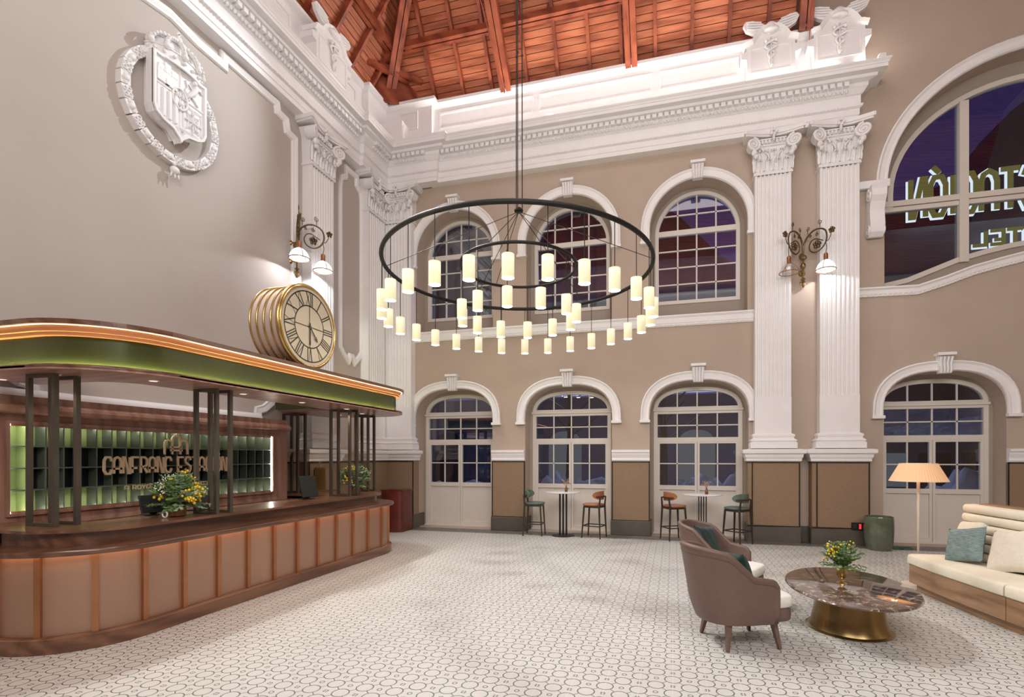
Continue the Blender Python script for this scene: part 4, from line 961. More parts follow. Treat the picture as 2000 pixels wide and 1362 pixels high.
# flowers
def bouquet(name, loc, label, R, hgt, vase, seed=1, nleaf=70, cat='flowers', yel=14, parts=True, ysz=.028, wh=0):
    rr = random.Random(seed); t = empty(name, loc, 0, label, cat)
    zb = vase(t)
    fo = MB(); f2 = MB(); ye = MB(); we = MB()
    def leaf(q, p, d, l, w):
        d = d.normalized(); s_ = d.cross(Vector((rr.uniform(-1, 1), rr.uniform(-1, 1), rr.uniform(-.3, 1)))).normalized(); n_ = d.cross(s_) * l * .15
        a = [q.P(p), q.P(p + d * l * .5 + s_ * w + n_), q.P(p + d * l), q.P(p + d * l * .5 - s_ * w + n_)]; q.f.append((a[0], a[1], a[2])); q.f.append((a[0], a[2], a[3]))
    for i in range(nleaf):
        az = rr.uniform(0, 2 * PI); el = rr.uniform(.05, 1.35); ll = rr.uniform(.75, 1.08)
        tip = Vector((math.cos(az) * math.cos(el) * R * ll, math.sin(az) * math.cos(el) * R * ll, zb + math.sin(el) * hgt * ll + .02 - (.25 * hgt if el < .25 else 0)))
        b0 = Vector((0, 0, zb - .02)); mid = b0.lerp(tip, .5) + Vector((0, 0, .18 * hgt))
        pts = [b0 * (1 - u) ** 2 + mid * 2 * u * (1 - u) + tip * u * u for u in (0, .25, .5, .75, 1)]
        q = fo if rr.random() < .6 else f2
        q.tube(pts, .0022, 4)
        n_ = 11
        for k in range(2, n_ + 1):
            u = k / n_; p = b0 * (1 - u) ** 2 + mid * 2 * u * (1 - u) + tip * u * u; d = (tip - mid).normalized()
            for sg in (-1, 1):
                sd = d.cross(Vector((0, 0, 1))).normalized() * sg + d * .6 + Vector((0, 0, rr.uniform(-.5, .5)))
                leaf(q, p, sd, R * rr.uniform(.14, .25), R * rr.uniform(.03, .06))
    for i in range(yel):
        az = rr.uniform(0, 2 * PI); el = rr.uniform(.1, 1.2); ll = rr.uniform(.7, .98)
        c = Vector((math.cos(az) * math.cos(el) * R * ll, math.sin(az) * math.cos(el) * R * ll, zb + math.sin(el) * hgt * ll + .02))
        for k in range(9): ye.sphere(c + Vector((rr.gauss(0, 1), rr.gauss(0, 1), rr.gauss(0, 1))) * ysz, ysz * rr.uniform(.35, .6), 5, 3)
    for i in range(wh):
        az = rr.uniform(0, 2 * PI); el = rr.uniform(.3, 1.4)
        c = Vector((math.cos(az) * math.cos(el) * R, math.sin(az) * math.cos(el) * R, zb + math.sin(el) * hgt))
        for k in range(6): we.sphere(c + Vector((rr.gauss(0, 1), rr.gauss(0, 1), rr.gauss(0, 1))) * .02, .009, 4, 3)
    o = fo.build('green_foliage', leaf_m, t); o['kind'] = 'stuff'
    o = f2.build('sage_foliage', leaf2_m, t); o['kind'] = 'stuff'
    if yel: o = ye.build('yellow_blossoms', yellow_m, t, smooth=3); o['kind'] = 'stuff'
    if wh: o = we.build('white_blossoms', whitefl_m, t, smooth=3); o['kind'] = 'stuff'
    return t
def amber(r, h):
    def f(t):
        q = MB(); n = 20
        q.lathe([(r * .8, 0), (r, .01), (r * 1.02, h * .75), (r * .9, h * .86), (r * .7, h * .92), (r * .78, h)], 24)
        for k in range(n): a = 2 * PI * k / n; q.tube([(r * 1.01 * math.cos(a), r * 1.01 * math.sin(a), .012), (r * 1.03 * math.cos(a), r * 1.03 * math.sin(a), h * .74)], r * .06, 4)
        q.build('ribbed_vase', glassbrown, t, smooth=SM); return h
    return f
bouquet('flower_vase', (-5.62, 4.72, 1.10), 'yellow and green bouquet in a brown ribbed vase at the near end of the desk', .31, .34, amber(.085, .135), 3, 90, yel=17, ysz=.033, wh=14)
bouquet('flower_vase', (-5.66, 8.25, 1.10), 'yellow and green bouquet in a brown vase at the far end of the desk', .30, .36, amber(.09, .17), 5, 70, yel=13, ysz=.034, wh=14)

# screens and small things on the desk
def screen(loc, rz, label, w, h, tilt=.35):
    t = empty('computer_screen', loc, rz, label, 'monitor')
    xf = lambda x, y, z: (x, y * math.cos(tilt) + z * math.sin(tilt), .035 + z * math.cos(tilt) - y * math.sin(tilt))
    MB(xf).box(-w / 2, w / 2, -.012, .012, 0, h).build('panel', black, t, bevel=.006)
    q = MB(); q.bar((0, .06, .04), (0, .13, .02), .06, .03); q.box(-.09, .09, .02, .2, 0, .012); q.tube([(0, .13, .01), (0, .14, .16), (0, .09, .19)], .016, 8); q.build('stand', black, t)
    return t
screen((-5.93, 4.74, 1.10), math.radians(80), 'black screen seen from behind beside the near yellow bouquet', .36, .22)
screen((-5.88, 5.32, 1.10), math.radians(100), 'small black screen behind the second bronze post', .26, .17)
screen((-5.74, 7.15, 1.10), math.radians(75), 'black tilted monitor in front of the third bronze post', .30, .36, .3)
t = tag(MB().tube([(-5.56 + .035 * math.cos(a), 4.52, 1.145 + .035 * math.sin(a)) for a in [2 * PI * k / 16 for k in range(16)]], .009, 6, closed=True).build('white_ring', white_m, smooth=3), 'small white ring standing on the desk beside the near vase', 'ring')
# golden plaque behind the monitor
t = empty('gilded_board', (-7.2, 8.85, 1.12), 0, 'gilded ribbed board with a ring on top, standing by the left wall', 'board')
q = MB(); q.prism([(-.16, 0), (.16, 0), (.16, .42), (.12, .47), (-.12, .47), (-.16, .42)], lambda a, b_, d: (.3 + d, a, b_), 0, .03)
for k in range(9): q.tube([(.335, -.13 + k * .0325, .02), (.335, -.13 + k * .0325, .44)], .008, 5)
q.build('ribbed_body', brass_d, t)
MB().tube([(.315, .03 * math.cos(a), .52 + .05 * math.sin(a)) for a in [2 * PI * k / 16 for k in range(16)]], .007, 6, closed=True).build('ring', brass, t)
MB().box(.1, .5, -.3, .3, -.05, 0).build('shelf', walnut, t)
MB().box(.12, .42, -.26, .26, -1.12, -.05).build('stand_cabinet', walnut_v, t)
t = empty('red_cabinet', (-6.5, 11.1, 0), 0, 'oxblood cabinet with a rounded front between desk and corner', 'cabinet')
MB().prism([(-.28, .3), (-.28, -.15)] + arc(0, -.15, .28, PI, 2 * PI, 12, .12) + [(.28, .3)], mF, 0, .98).build('body', redm, t, smooth=SM)
MB().box(-.3, .3, -.2, .32, .98, 1.0).build('top', redm, t)

# ================================================================== CHANDELIER
F_ = Vector((-math.sin(YAW), math.cos(YAW), 0)); R_v = Vector((math.cos(YAW), math.sin(YAW), 0))
ch = empty('ring_chandelier', (0, 0, 0), 0, 'huge two-ring black chandelier hung with glowing cylinder shades', 'chandelier')
ZR = 4.9; dn, df = 1000 * 3.1 / 499, 1000 * 3.1 / 288
DC_ = (dn + df) / 2; RA = (df - dn) / 2; RB = RA * .955; LAT = DC_ * (1013 - 1050) / 1000
CC = F_ * DC_ + R_v * LAT
def chp(a, k, z):   # a from the near point, clockwise seen from above
    return CC - F_ * RA * k * math.cos(a) + R_v * RB * k * math.sin(a) + Vector((0, 0, z))
KI = .44
MB().tube([chp(2 * PI * i / 96, 1, ZR) for i in range(96)], .034, 8, closed=True).build('outer_ring', black, ch, smooth=3)
MB().tube([chp(2 * PI * i / 64, KI, ZR + .04) for i in range(64)], .026, 8, closed=True).build('inner_ring', black, ch, smooth=3)
HZ = ZR + .96
q = MB(); q.lathe([(.07, 0), (.075, .012), (.075, .028), (.04, .04), (.04, .06)], 20, (CC.x, CC.y, HZ)); q.build('hub', black, ch)
for k in range(3):
    a = k * 2.1 + .5; q = MB(); q.tube([CC + Vector((.06 * math.cos(a), .06 * math.sin(a), HZ)), CC + Vector((.05 * math.cos(a), .05 * math.sin(a), 14.5))], .009, 6); q.sphere(CC + Vector((.058 * math.cos(a), .058 * math.sin(a), HZ + 2.6)), .022, 6, 4); q.build('suspension_cable', rope, ch)
for a, k in ((-88, 1), (80, 1), (-152, 1), (145, 1), (-152, KI), (-30, KI), (95, KI)):
    MB().tube([CC + Vector((0, 0, HZ)), chp(math.radians(a), k, ZR + .03)], .006, 5).build('stay_wire', rope, ch)
def pendant(p):
    t = MB(); t.tube([p, p + Vector((0, 0, -.64))], .006, 5); c = t.build('cord', black, ch)
    return c
def mkpend(): 
    n = 20; prof_ = []
    q = MB()
    a = [q.P((.077 * math.cos(2 * PI * k / n), .077 * math.sin(2 * PI * k / n), -.935)) for k in range(n)]; b = [q.P((.077 * math.cos(2 * PI * k / n), .077 * math.sin(2 * PI * k / n), -.645)) for k in range(n)]
    for k in range(n): q.f.append((a[k], a[(k + 1) % n], b[(k + 1) % n], b[k]))
    q.f.append(tuple(b)); ms = q.mesh('shade'); ms.materials.append(pendm); ms.polygons.foreach_set('use_smooth', [True] * len(ms.polygons)); ms.set_sharp_from_angle(angle=SM)
    q = MB(); q.lathe([(.069, -.934), (.069, -.93)], n); mb_ = q.mesh('diffuser'); mb_.materials.append(sh_bot)
    q = MB(); q.tube([(0, 0, 0), (0, 0, -.645)], .006, 5); q.lathe([(.02, -.66), (.02, -.64)], 8); mc = q.mesh('cord'); mc.materials.append(black)
    return ms, mb_, mc
MS_, MB_, MC_ = mkpend()
def addp(p):
    c = bpy.data.objects.new('pendant', MC_); COL.objects.link(c); c.parent = ch; c.location = p
    for nm_, me in (('shade', MS_), ('diffuser', MB_)):
        o = bpy.data.objects.new(nm_, me); COL.objects.link(o); o.parent = c
for i in range(28): addp(chp(math.radians(-1.2 + 360 / 28 * i), 1, ZR))
for i in range(12): addp(chp(math.radians(-7.8 + 30 * i), KI, ZR + .03))

# ================================================================== WALL LANTERNS
def sconce(xf, label, lit):
    """xf(u, v, z)"""
    t = empty('wall_lantern', (0, 0, 0), 0, label, 'wall lamp')
    q = MB(xf); q.tube([(0, .12, 5.42), (0, .12, 6.1)], .018, 8); q.sphere((0, .12, 5.95), .075, 10, 6, (1, 1, .7)); q.sphere((0, .12, 5.78), .055, 10, 6, (1, 1, 1.2))
    q.lathe([(.02, 5.42), (.045, 5.44), (.02, 5.47), (.05, 5.50), (.02, 5.53)], 12, (0, .12, 0)); q.sphere((0, .12, 5.38), .03, 8, 5, (1, 1, 2))
    for z in (5.66, 6.02): q.tube([(0, 0, z), (0, .12, z)], .022, 8)
    q.build('stem', brass_d, t, smooth=SM)
    q = MB(xf)
    for z, r_ in ((5.66, .07), (6.02, .06)):
        a = [q.P((r_ * math.cos(2 * PI * k / 16), 0.0, z + r_ * math.sin(2 * PI * k / 16))) for k in range(16)]; b = [q.P((r_ * .7 * math.cos(2 * PI * k / 16), .03, z + r_ * .7 * math.sin(2 * PI * k / 16))) for k in range(16)]
        for k in range(16): q.f.append((a[k], a[(k + 1) % 16], b[(k + 1) % 16], b[k]))
        q.f.append(tuple(b))
    q.build('rosette', brass_d, t)
    q = MB(xf)
    for sg in (-1, 1): q.tube([(sg * a, .12, z) for a, z in [(.0, 5.40), (.05, 5.36)] + spiral(.07, 5.41, .035, 1.4, 1, 12)], .006, 5)
    q.build('foot_scroll', iron, t)
    for si, sg in enumerate((-1, 1)):
        D = Vector((sg * .7071, .7071, 0)); o_ = Vector((0, .12, 0))
        P3 = lambda a, z: o_ + D * a + Vector((0, 0, z))
        q = MB(xf)
        main = [(0, 6.05), (.02, 6.2), (.08, 6.33), (.2, 6.42), (.34, 6.43), (.46, 6.36), (.50, 6.23), (.47, 6.1), (.38, 6.0), (.27, 5.97), (.17, 6.02), (.13, 6.12), (.17, 6.22), (.25, 6.25), (.34, 6.21), (.42, 6.16)]
        sm = []
        for i in range(len(main) - 1):
            p0, p1, p2, p3 = main[max(0, i - 1)], main[i], main[i + 1], main[min(len(main) - 1, i + 2)]
            for u in (0, .33, .66): sm.append(tuple(.5 * ((2 * p1[j]) + (-p0[j] + p2[j]) * u + (2 * p0[j] - 5 * p1[j] + 4 * p2[j] - p3[j]) * u * u + (-p0[j] + 3 * p1[j] - 3 * p2[j] + p3[j]) * u ** 3) for j in (0, 1)))
        sm.append(main[-1])
        q.tube([P3(a, z) for a, z in sm], .016, 6, rs=[.019 * (1 - .45 * i / len(sm)) for i in range(len(sm))])
        for (a, z, r_, s2) in ((.10, 6.50, .045, -1), (.36, 6.56, .05, 1), (.16, 6.34, .035, 1), (.30, 6.33, .04, 1)):
            q.tube([P3(a + b_[0] - a, b_[1]) for b_ in spiral(a, z, r_, 1.5, s2, 14)] + [P3(a, z - r_ - .06 if z > 6.4 else z + .07)], .007, 5)
        q.tube([P3(.46, 6.1), P3(.54, 6.14), P3(.58, 6.22), P3(.58, 6.28)], .008, 5)
        q.build('scroll_arm', iron, t, smooth=SM)
        for (ca, cz, r_) in ((.30, 6.12, .085), (.60, 6.31, .065)):
            q = MB(xf)
            for k in range(5):
                an = 2 * PI * k / 5 + .3; q.sphere(P3(ca + r_ * .6 * math.cos(an), cz + r_ * .6 * math.sin(an)), r_ * .48, 6, 4, (1, .6, 1))
            q.sphere(P3(ca, cz), r_ * .3, 6, 4)
            q.build('metal_flower', iron, t, smooth=3)
        lc = o_ + D * .48
        q = MB(xf); q.tube([lc + Vector((0, 0, 6.1)), lc + D * .02 + Vector((0, 0, 6.0)), lc + Vector((0, 0, 5.88))], .006, 5); q.build('flex', black, t)
        ln = empty('hanging_lamp', (0, 0, 0)); ln.parent = t
        q = MB(xf); q.lathe([(.042, 5.745), (.042, 5.86), (.03, 5.885), (.008, 5.89)], 14, (lc.x, lc.y, 0)); q.build('copper_cap', copper_b, ln, smooth=SM)
        q = MB(xf); q.tube([(lc.x + .185 * math.cos(a), lc.y + .185 * math.sin(a), 5.545) for a in [2 * PI * k / 28 for k in range(28)]], .009, 6, closed=True)
        for a in (0, 2.1, 4.2):
            q.tube([(lc.x + r_ * math.cos(a), lc.y + r_ * math.sin(a), z) for r_, z in ((.185, 5.545), (.16, 5.64), (.10, 5.71), (.04, 5.75))], .006, 5)
        q.build('hoop', copper_b, ln, smooth=3)
        on = si in lit
        q = MB(xf); q.lathe([(.18, 5.55), (.172, 5.60), (.145, 5.66), (.10, 5.71), (.045, 5.745)], 28, (lc.x, lc.y, 0), cap=False); q.build('glass_dome', dome_on if on else shadeglass, ln, smooth=3)
        q = MB(xf); q.sphere((lc.x, lc.y, 5.655), .05, 12, 8, (1, 1, 1.2)); q.build('bulb', bulb_on if on else white_m, ln, smooth=3)
        if on:
            p = xf(lc.x, lc.y, 5.60); lamp('lantern_light', 'POINT', p, None, 42, (.95, .96, 1), .03)
sconce(lambda u, v, z: (2.62 + u, YW - v, z), 'gilt scrolled twin wall lantern between the two right-hand fluted pilasters', (1,))
sconce(lambda u, v, z: (XW + v, 8.55 + u, z), 'gilt scrolled twin wall lantern on the left wall above the clock', (0, 1))

# ================================================================== CREST
cr = empty('wall_crest', (0, 0, 0), 0, 'white plaster royal crest with crown and chain collar on the left wall', 'crest')
YC = 6.0
sh = [(YC - .42, 7.56), (YC - .42, 6.80), (YC - .38, 6.70), (YC - .28, 6.64), (YC - .12, 6.60), (YC - .03, 6.52), (YC, 6.46), (YC + .03, 6.52), (YC + .12, 6.60), (YC + .28, 6.64), (YC + .38, 6.70), (YC + .42, 6.80), (YC + .42, 7.56)]
MB().prism(sh, mL, .10, .21).build('shield', white_m, cr, bevel=.006)
MB().sweep(sh, [(0, .2), (0, .245), (-.035, .245), (-.035, .2)], mL, closed=True).build('shield_rim', white_m, cr)
MB().prism([(YC + (a - YC) * .9, 7.05 + (b_ - 7.05) * .9) for a, b_ in sh], mL, 0, .10).build('shield_back', white_m, cr)
q = MB()
q.box(XW + .2, XW + .225, YC - .006, YC + .006, 6.55, 7.55); q.box(XW + .2, XW + .225, YC - .38, YC + .38, 7.135, 7.15)
q.build('quarter_lines', white_m, cr)
q = MB()   # castle
for (a0, a1, z0, z1) in ((-.36, -.06, 7.18, 7.34), (-.34, -.26, 7.34, 7.42), (-.25, -.16, 7.34, 7.48), (-.15, -.08, 7.34, 7.42)): q.box(XW + .2, XW + .235, YC + a0, YC + a1, z0, z1)
for k in range(8): q.box(XW + .2, XW + .24, YC - .36 + k * .04, YC - .34 + k * .04, 7.34, 7.36)
q.box(XW + .2, XW + .245, YC - .235, YC - .185, 7.18, 7.26); q.build('castle', white_m, cr)
for k in range(4):
    q = MB(); q.box(XW + .2, XW + .24, YC - .37 + k * .09, YC - .325 + k * .09, 6.70 + (.05 if k == 0 else 0), 7.11); q.build('pale_bar', white_m, cr, bevel=.006)
q = MB()   # rampant lion, simplified as the relief reads
q.tube([(XW + .225, YC + a, z) for a, z in ((.10, 7.2), (.14, 7.26), (.2, 7.33), (.25, 7.42), (.24, 7.48))], .035, 6, rs=[.02, .035, .045, .04, .03]); q.sphere((XW + .235, YC + .22, 7.49), .04, 7, 5)
for a in (((.2, 7.36), (.13, 7.42), (.09, 7.40)), ((.16, 7.27), (.24, 7.22), (.28, 7.17)), ((.25, 7.42), (.32, 7.44), (.35, 7.4)), ((.14, 7.22), (.12, 7.17)), ((.10, 7.22), (.07, 7.3), (.11, 7.36), (.08, 7.45))): q.tube([(XW + .225, YC + b_[0], b_[1]) for b_ in a], .014, 5)
q.build('lion', white_m, cr, smooth=3)
q = MB(); c_ = (YC + .2, 6.88)   # chains
for a in range(8):
    an = a * PI / 4; q.tube([(XW + .225, c_[0], c_[1]), (XW + .225, c_[0] + .15 * math.cos(an), c_[1] + .19 * math.sin(an))], .009, 5)
q.tube([(XW + .225, c_[0] + a, c_[1] + b_) for a, b_ in ((-.15, -.19), (.15, -.19), (.15, .19), (-.15, .19))], .009, 5, closed=True); q.tube([(XW + .225, c_[0] + a, c_[1] + b_) for a, b_ in ((-.08, -.1), (.08, -.1), (.08, .1), (-.08, .1))], .008, 5, closed=True)
for a in range(8): an = a * PI / 4; q.sphere((XW + .23, c_[0] + .1 * math.cos(an), c_[1] + .13 * math.sin(an)), .018, 5, 3)
q.sphere((XW + .235, *c_), .025, 6, 4); q.build('chains', white_m, cr)
q = MB(); q.tube([(XW + .235, YC - .02 + .12 * math.cos(a), 7.1 + .15 * math.sin(a)) for a in [2 * PI * k / 24 for k in range(24)]], .016, 6, closed=True)
for a, z in ((-.06, 7.15), (.03, 7.15), (-.015, 7.04)): q.sphere((XW + .23, YC + a, z), .03, 6, 4, (1, .7, 1.3))
q.build('centre_oval', white_m, cr, smooth=3)
q = MB(); q.tube([(XW + .225, YC + a, z) for a, z in ((-.06, 6.68), (0, 6.58), (.06, 6.66))], .02, 5); q.sphere((XW + .23, YC, 6.66), .04, 6, 4); q.build('pomegranate', white_m, cr)
# crown
q = MB()
def crown_band(u, v):
    a = PI * u; return (XW + .08 + .20 * math.sin(a), YC - .43 * math.cos(a), 7.56 + .10 * v + .07 * math.sin(a) * (v - .3))
q.grid(crown_band, 20, 1)
for k in range(9): a = PI * (k + .5) / 9; q.sphere((XW + .09 + .21 * math.sin(a), YC - .43 * math.cos(a), 7.62), .026, 6, 4)
q.tube([crown_band(k / 20, 0) for k in range(21)], .016, 5); q.tube([crown_band(k / 20, 1) for k in range(21)], .016, 5)
q.build('crown_band', white_m, cr, smooth=3)
for k in range(5):
    a = PI * (k + .5) / 5; b0 = Vector((XW + .09 + .2 * math.sin(a), YC - .43 * math.cos(a), 7.68)); tp_ = Vector((XW + .16, YC, 7.96))
    mid = b0.lerp(tp_, .5) + Vector((.05, -.22 * math.cos(a), .10)); q = MB()
    pts = [b0 * (1 - u) ** 2 + mid * 2 * u * (1 - u) + tp_ * u * u for u in [j / 8 for j in range(9)]]
    q.tube(pts, .03, 6)
    for p in pts: q.sphere(p + Vector((.03, 0, .0)), .028, 5, 3)
    for dz in (0, .06): q.sphere(b0 + Vector((.02, 0, .03 + dz)), .05 - dz * .3, 6, 4)
    q.build('crown_arch', white_m, cr, smooth=3)
q = MB(); q.sphere((XW + .06, YC, 7.78), .40, 20, 10, (.4, 1, .42)); q.build('crown_cap', white_m, cr, smooth=3)
q = MB(); q.sphere((XW + .18, YC, 8.0), .05, 8, 6); q.bar((XW + .18, YC, 8.03), (XW + .18, YC, 8.12), .02); q.bar((XW + .18, YC - .03, 8.08), (XW + .18, YC + .03, 8.08), .02); q.build('orb_and_cross', white_m, cr)
# chain collar: each link a part
NL = 22
for k in range(NL):
    a = math.radians(118) + math.radians(304) * (k + .5) / NL
    p = Vector((XW + .10, YC + .70 * math.cos(a), 6.96 + .72 * math.sin(a))); tdir = Vector((0, -.70 * math.sin(a), .72 * math.cos(a))).normalized(); nd = Vector((0, tdir.z, -tdir.y))
    q = MB(); q.bar(p - tdir * .085 - Vector((.05, 0, 0)), p + tdir * .085 - Vector((.05, 0, 0)), .13, .10, up=(1, 0, 0))
    if k % 2:
        for s2 in (-1, 1):
            for s3 in (-1, 1): q.tube([p + tdir * (s3 * .035) + nd * (s2 * .03) + (tdir * math.cos(b_) + nd * math.sin(b_)) * .026 + Vector((.012, 0, 0)) for b_ in [2 * PI * j / 8 for j in range(8)]], .009, 5, closed=True)
    else:
        q.sphere(p + Vector((.01, 0, 0)), .045, 8, 5, (.7, 1, 1)); q.sphere(p + tdir * .06 + Vector((.0, 0, 0)), .03, 6, 4); q.sphere(p - tdir * .06, .03, 6, 4)
    q.build('collar_link', white_m, cr, smooth=SM)
q = MB(); q.sphere((XW + .10, YC, 6.17), .03, 6, 4); q.sphere((XW + .11, YC, 6.07), .075, 10, 6, (.7, 1, .8))
for a in (-.05, 0, .05): q.tube([(XW + .11, YC + a, 6.04), (XW + .11, YC + a * 1.3, 5.95)], .014, 5)
q.build('fleece_pendant', white_m, cr, smooth=3)

# ================================================================== SEATING
def sgnp(c, e): return math.copysign(abs(c) ** e, c)
def superell(q, c, a, b, h, e1=.4, e2=.4, n=28, m=12, xf=None):
    xf = xf or (lambda v: v)
    rings = []
    for j in range(m + 1):
        ph = -PI / 2 + PI * j / m; cr_ = sgnp(math.cos(ph), e1); z = h * sgnp(math.sin(ph), e1)
        rings.append([q.P(xf(Vector((c[0] + a * cr_ * sgnp(math.cos(2 * PI * k / n), e2), c[1] + b * cr_ * sgnp(math.sin(2 * PI * k / n), e2), c[2] + z)))) for k in range(n)])
    for j in range(m):
        A, B = rings[j], rings[j + 1]
        for k in range(n): q.f.append((A[k], A[(k + 1) % n], B[(k + 1) % n], B[k]))
    return q
def pillow(name, loc, w, h, th, mat, label, normal, roll=0, group=None):
    n_ = Vector(normal).normalized(); up = (Vector((0, 0, 1)) - n_ * n_.z).normalized(); sd = up.cross(n_)
    u2 = up * math.cos(roll) + sd * math.sin(roll); s2 = sd * math.cos(roll) - up * math.sin(roll); q = MB()
    for sg in (1, -1):
        def fn(i, j):
            x, y = 2 * i - 1, 2 * j - 1; ex = 1 - abs(x) ** 3.2; ey = 1 - abs(y) ** 3.2
            t = (max(0, ex) * max(0, ey)) ** .45; pin = 1 - .07 * (1 - x * x) * abs(y) ** 3 ; pin2 = 1 - .07 * (1 - y * y) * abs(x) ** 3
            wob = .008 * math.sin(9 * x + 5 * y) * t
            return s2 * (x * pin2 * w / 2) + u2 * (y * pin * h / 2) + n_ * (sg * (th / 2 * t) + wob * .4 * (sg > 0))
        q.grid(fn, 16, 16)
    o = q.build(name, mat, smooth=3); o.location = loc
    return tag(o, label, 'cushion', group)
def armchair(loc, rz, label):
    t = empty('armchair', loc, rz, label, 'armchair', 'taupe tub armchairs')
    def ht(s):
        if s < .40: return .95 - .05 * (s / .40) ** 2
        if s < .66: u = (s - .40) / .26; u = u * u * (3 - 2 * u); return .90 + (.67 - .90) * u
        if s < .93: return .67 - .03 * (s - .66) / .27
        return .64 - .05 * ((s - .93) / .07) ** 2
    def shell(tt, v, off=0):
        s = abs(tt); z0 = .245; z = z0 + (ht(s) - z0) * v
        ang = min(1, s / .58) * PI / 2; w_ = .335 - off; a = .36 - off
        k = (z - z0) / .7; flare = 1 - .10 * (1 - min(1, v * 3)) ** 2
        if s < .58: x = -.06 - a * math.cos(ang) ** .85 * flare - .13 * k * math.cos(ang); y = w_ * math.sin(ang) ** .85 * flare
        else: x = -.06 + (s - .58) / .42 * .28; y = w_ * flare
        return Vector((x, math.copysign(y, tt), z))
    q = MB(); nu, nv = 56, 12
    ids = {}
    for l, off in ((0, 0), (1, .05)):
        for i in range(nu + 1):
            for j in range(nv + 1): ids[l, i, j] = q.P(shell(-1 + 2 * i / nu, j / nv, off))
    for i in range(nu):
        for j in range(nv):
            q.f.append((ids[0, i, j], ids[0, i + 1, j], ids[0, i + 1, j + 1], ids[0, i, j + 1])); q.f.append((ids[1, i, j + 1], ids[1, i + 1, j + 1], ids[1, i + 1, j], ids[1, i, j]))
        for j, rev in ((0, 0), (nv, 1)): q.f.append((ids[0, i, j], ids[1, i, j], ids[1, i + 1, j], ids[0, i + 1, j]))
    for j in range(nv):
        for i in (0, nu): q.f.append((ids[0, i, j], ids[0, i, j + 1], ids[1, i, j + 1], ids[1, i, j]))
    q.build('shell', taupe, t, smooth=SM)
    rim = [shell(-1 + 2 * i / 56, 1, .022) for i in range(57)]
    MB().tube([shell(-1, .05, .02)] + [shell(-1, v, .02) for v in (.3, .6, .9)] + rim + [shell(1, v, .02) for v in (.9, .6, .3, .05)], .028, 8).build('padded_rim', taupe, t, smooth=3)
    seam = [shell(-1 + 2 * i / 56, .93, -.003) for i in range(57)]
    MB().tube(seam, .0035, 4).build('piping', taupe_w, t)
    superell(MB(), (.075, 0, .315), .365, .285, .075, .35, .35).build('seat_base', taupe, t, smooth=3)
    superell(MB(), (.08, 0, .435), .38, .283, .068, .35, .38).build('seat_cushion', whitef, t, smooth=3)
    for sx, sy in ((-1, -1), (-1, 1), (1, -1), (1, 1)):
        q = MB(); q.bar((.22 * sx + .02, .21 * sy, .27), (.26 * sx + .02, .265 * sy, 0), .075, .05, up=(sx, 0, 0), w1=.036, h1=.03); q.build('leg', taupe_w, t, bevel=.008)
    return t
armchair((.60, 5.33, 0), math.radians(23), 'taupe tub armchair nearest the viewer, its back half turned away')
armchair((.59, 6.72, 0), math.radians(-25), 'taupe tub armchair farther from the viewer, seen past the first one')
pillow('velvet_cushion', (.62, 5.30, .67), .42, .42, .13, velvet, 'dark green velvet cushion mostly hidden in the nearer armchair', (1, .42, .35), .1)
pillow('velvet_cushion', (.42, 6.80, .70), .50, .46, .15, velvet, 'dark green velvet cushion leaning in the farther armchair', (.85, -.42, .35), .12)

# coffee table
ct = empty('coffee_table', (1.78, 6.03, 0), 0, 'oval brown marble coffee table on a flared brass base', 'table')
q = MB(); q.lathe([(.97, 0), (.99, .006), (1.0, .014), (.992, .026), (.98, .03)], 72, (0, 0, .42), sx=.60, sy=.91, rot=math.radians(-4)); q.build('marble_top', 'brown_marble', ct, smooth=SM)
q = MB(); q.lathe([(.33, 0), (.40, 0), (.405, .008), (.375, .02), (.355, .06), (.335, .16), (.31, .30), (.295, .42)], 56, sy=1.08); q.build('brass_base', brass_d, ct, smooth=SM)
def goblet(t):
    q = MB(); q.lathe([(.052, 0), (.05, .008), (.018, .022), (.013, .045), (.03, .06), (.045, .085), (.05, .13), (.052, .18), (.058, .185), (.05, .183)], 28)
    for k in range(16): a = 2 * PI * k / 16; q.tube([(.044 * math.cos(a), .044 * math.sin(a), .08), (.052 * math.cos(a), .052 * math.sin(a), .175)], .004, 4)
    q.build('brass_goblet', brass, t, smooth=SM); return .18
bouquet('flower_vase', (1.73, 6.09, .45), 'yellow and green bouquet in a brass goblet on the coffee table', .21, .25, goblet, 11, 62, yel=7, ysz=.024, wh=2)

# sofa
so = empty('curved_sofa', (0, 0, 0), 0, 'curved cream sofa with channelled back on an oak plinth', 'sofa')
SP = [(4.1, 4.15), (3.78, 4.7), (3.55, 5.3), (3.38, 5.9), (3.27, 6.45), (3.18, 7.0), (3.11, 7.5), (3.07, 8.0)]
def sp_sub(s0, s1, st=.12): return [tuple(p[0]) for p in resample(SP, s0, s1, st)]
LS = plen(SP); cut = LS - 1.68
MB().sweep(sp_sub(0, LS - .07), [(.08, 0), (.7, 0), (.7, .1), (.08, .1)], mF).build('toe_kick', oak, so)
MB().sweep(sp_sub(cut + .004, LS), [(.02, .1), (.74, .1), (.74, .35), (.02, .35)], mF).build('oak_plinth', oak, so, bevel=.004)
MB().sweep(sp_sub(0, cut - .004), [(.02, .1), (.74, .1), (.74, .35), (.02, .35)], mF).build('oak_plinth', oak, so, bevel=.004)
cp = [(.0, .355), (-.004, .37), (-.004, .455), (.012, .475), (.05, .484), (.62, .484), (.62, .352), (.01, .352)]
MB().sweep(sp_sub(cut + .01, LS + .0), cp, mF).build('seat_cushion', creamf, so, smooth=SM, bevel=.012)
MB().sweep(sp_sub(0, cut - .01), cp, mF).build('seat_cushion', creamf, so, smooth=SM, bevel=.012)
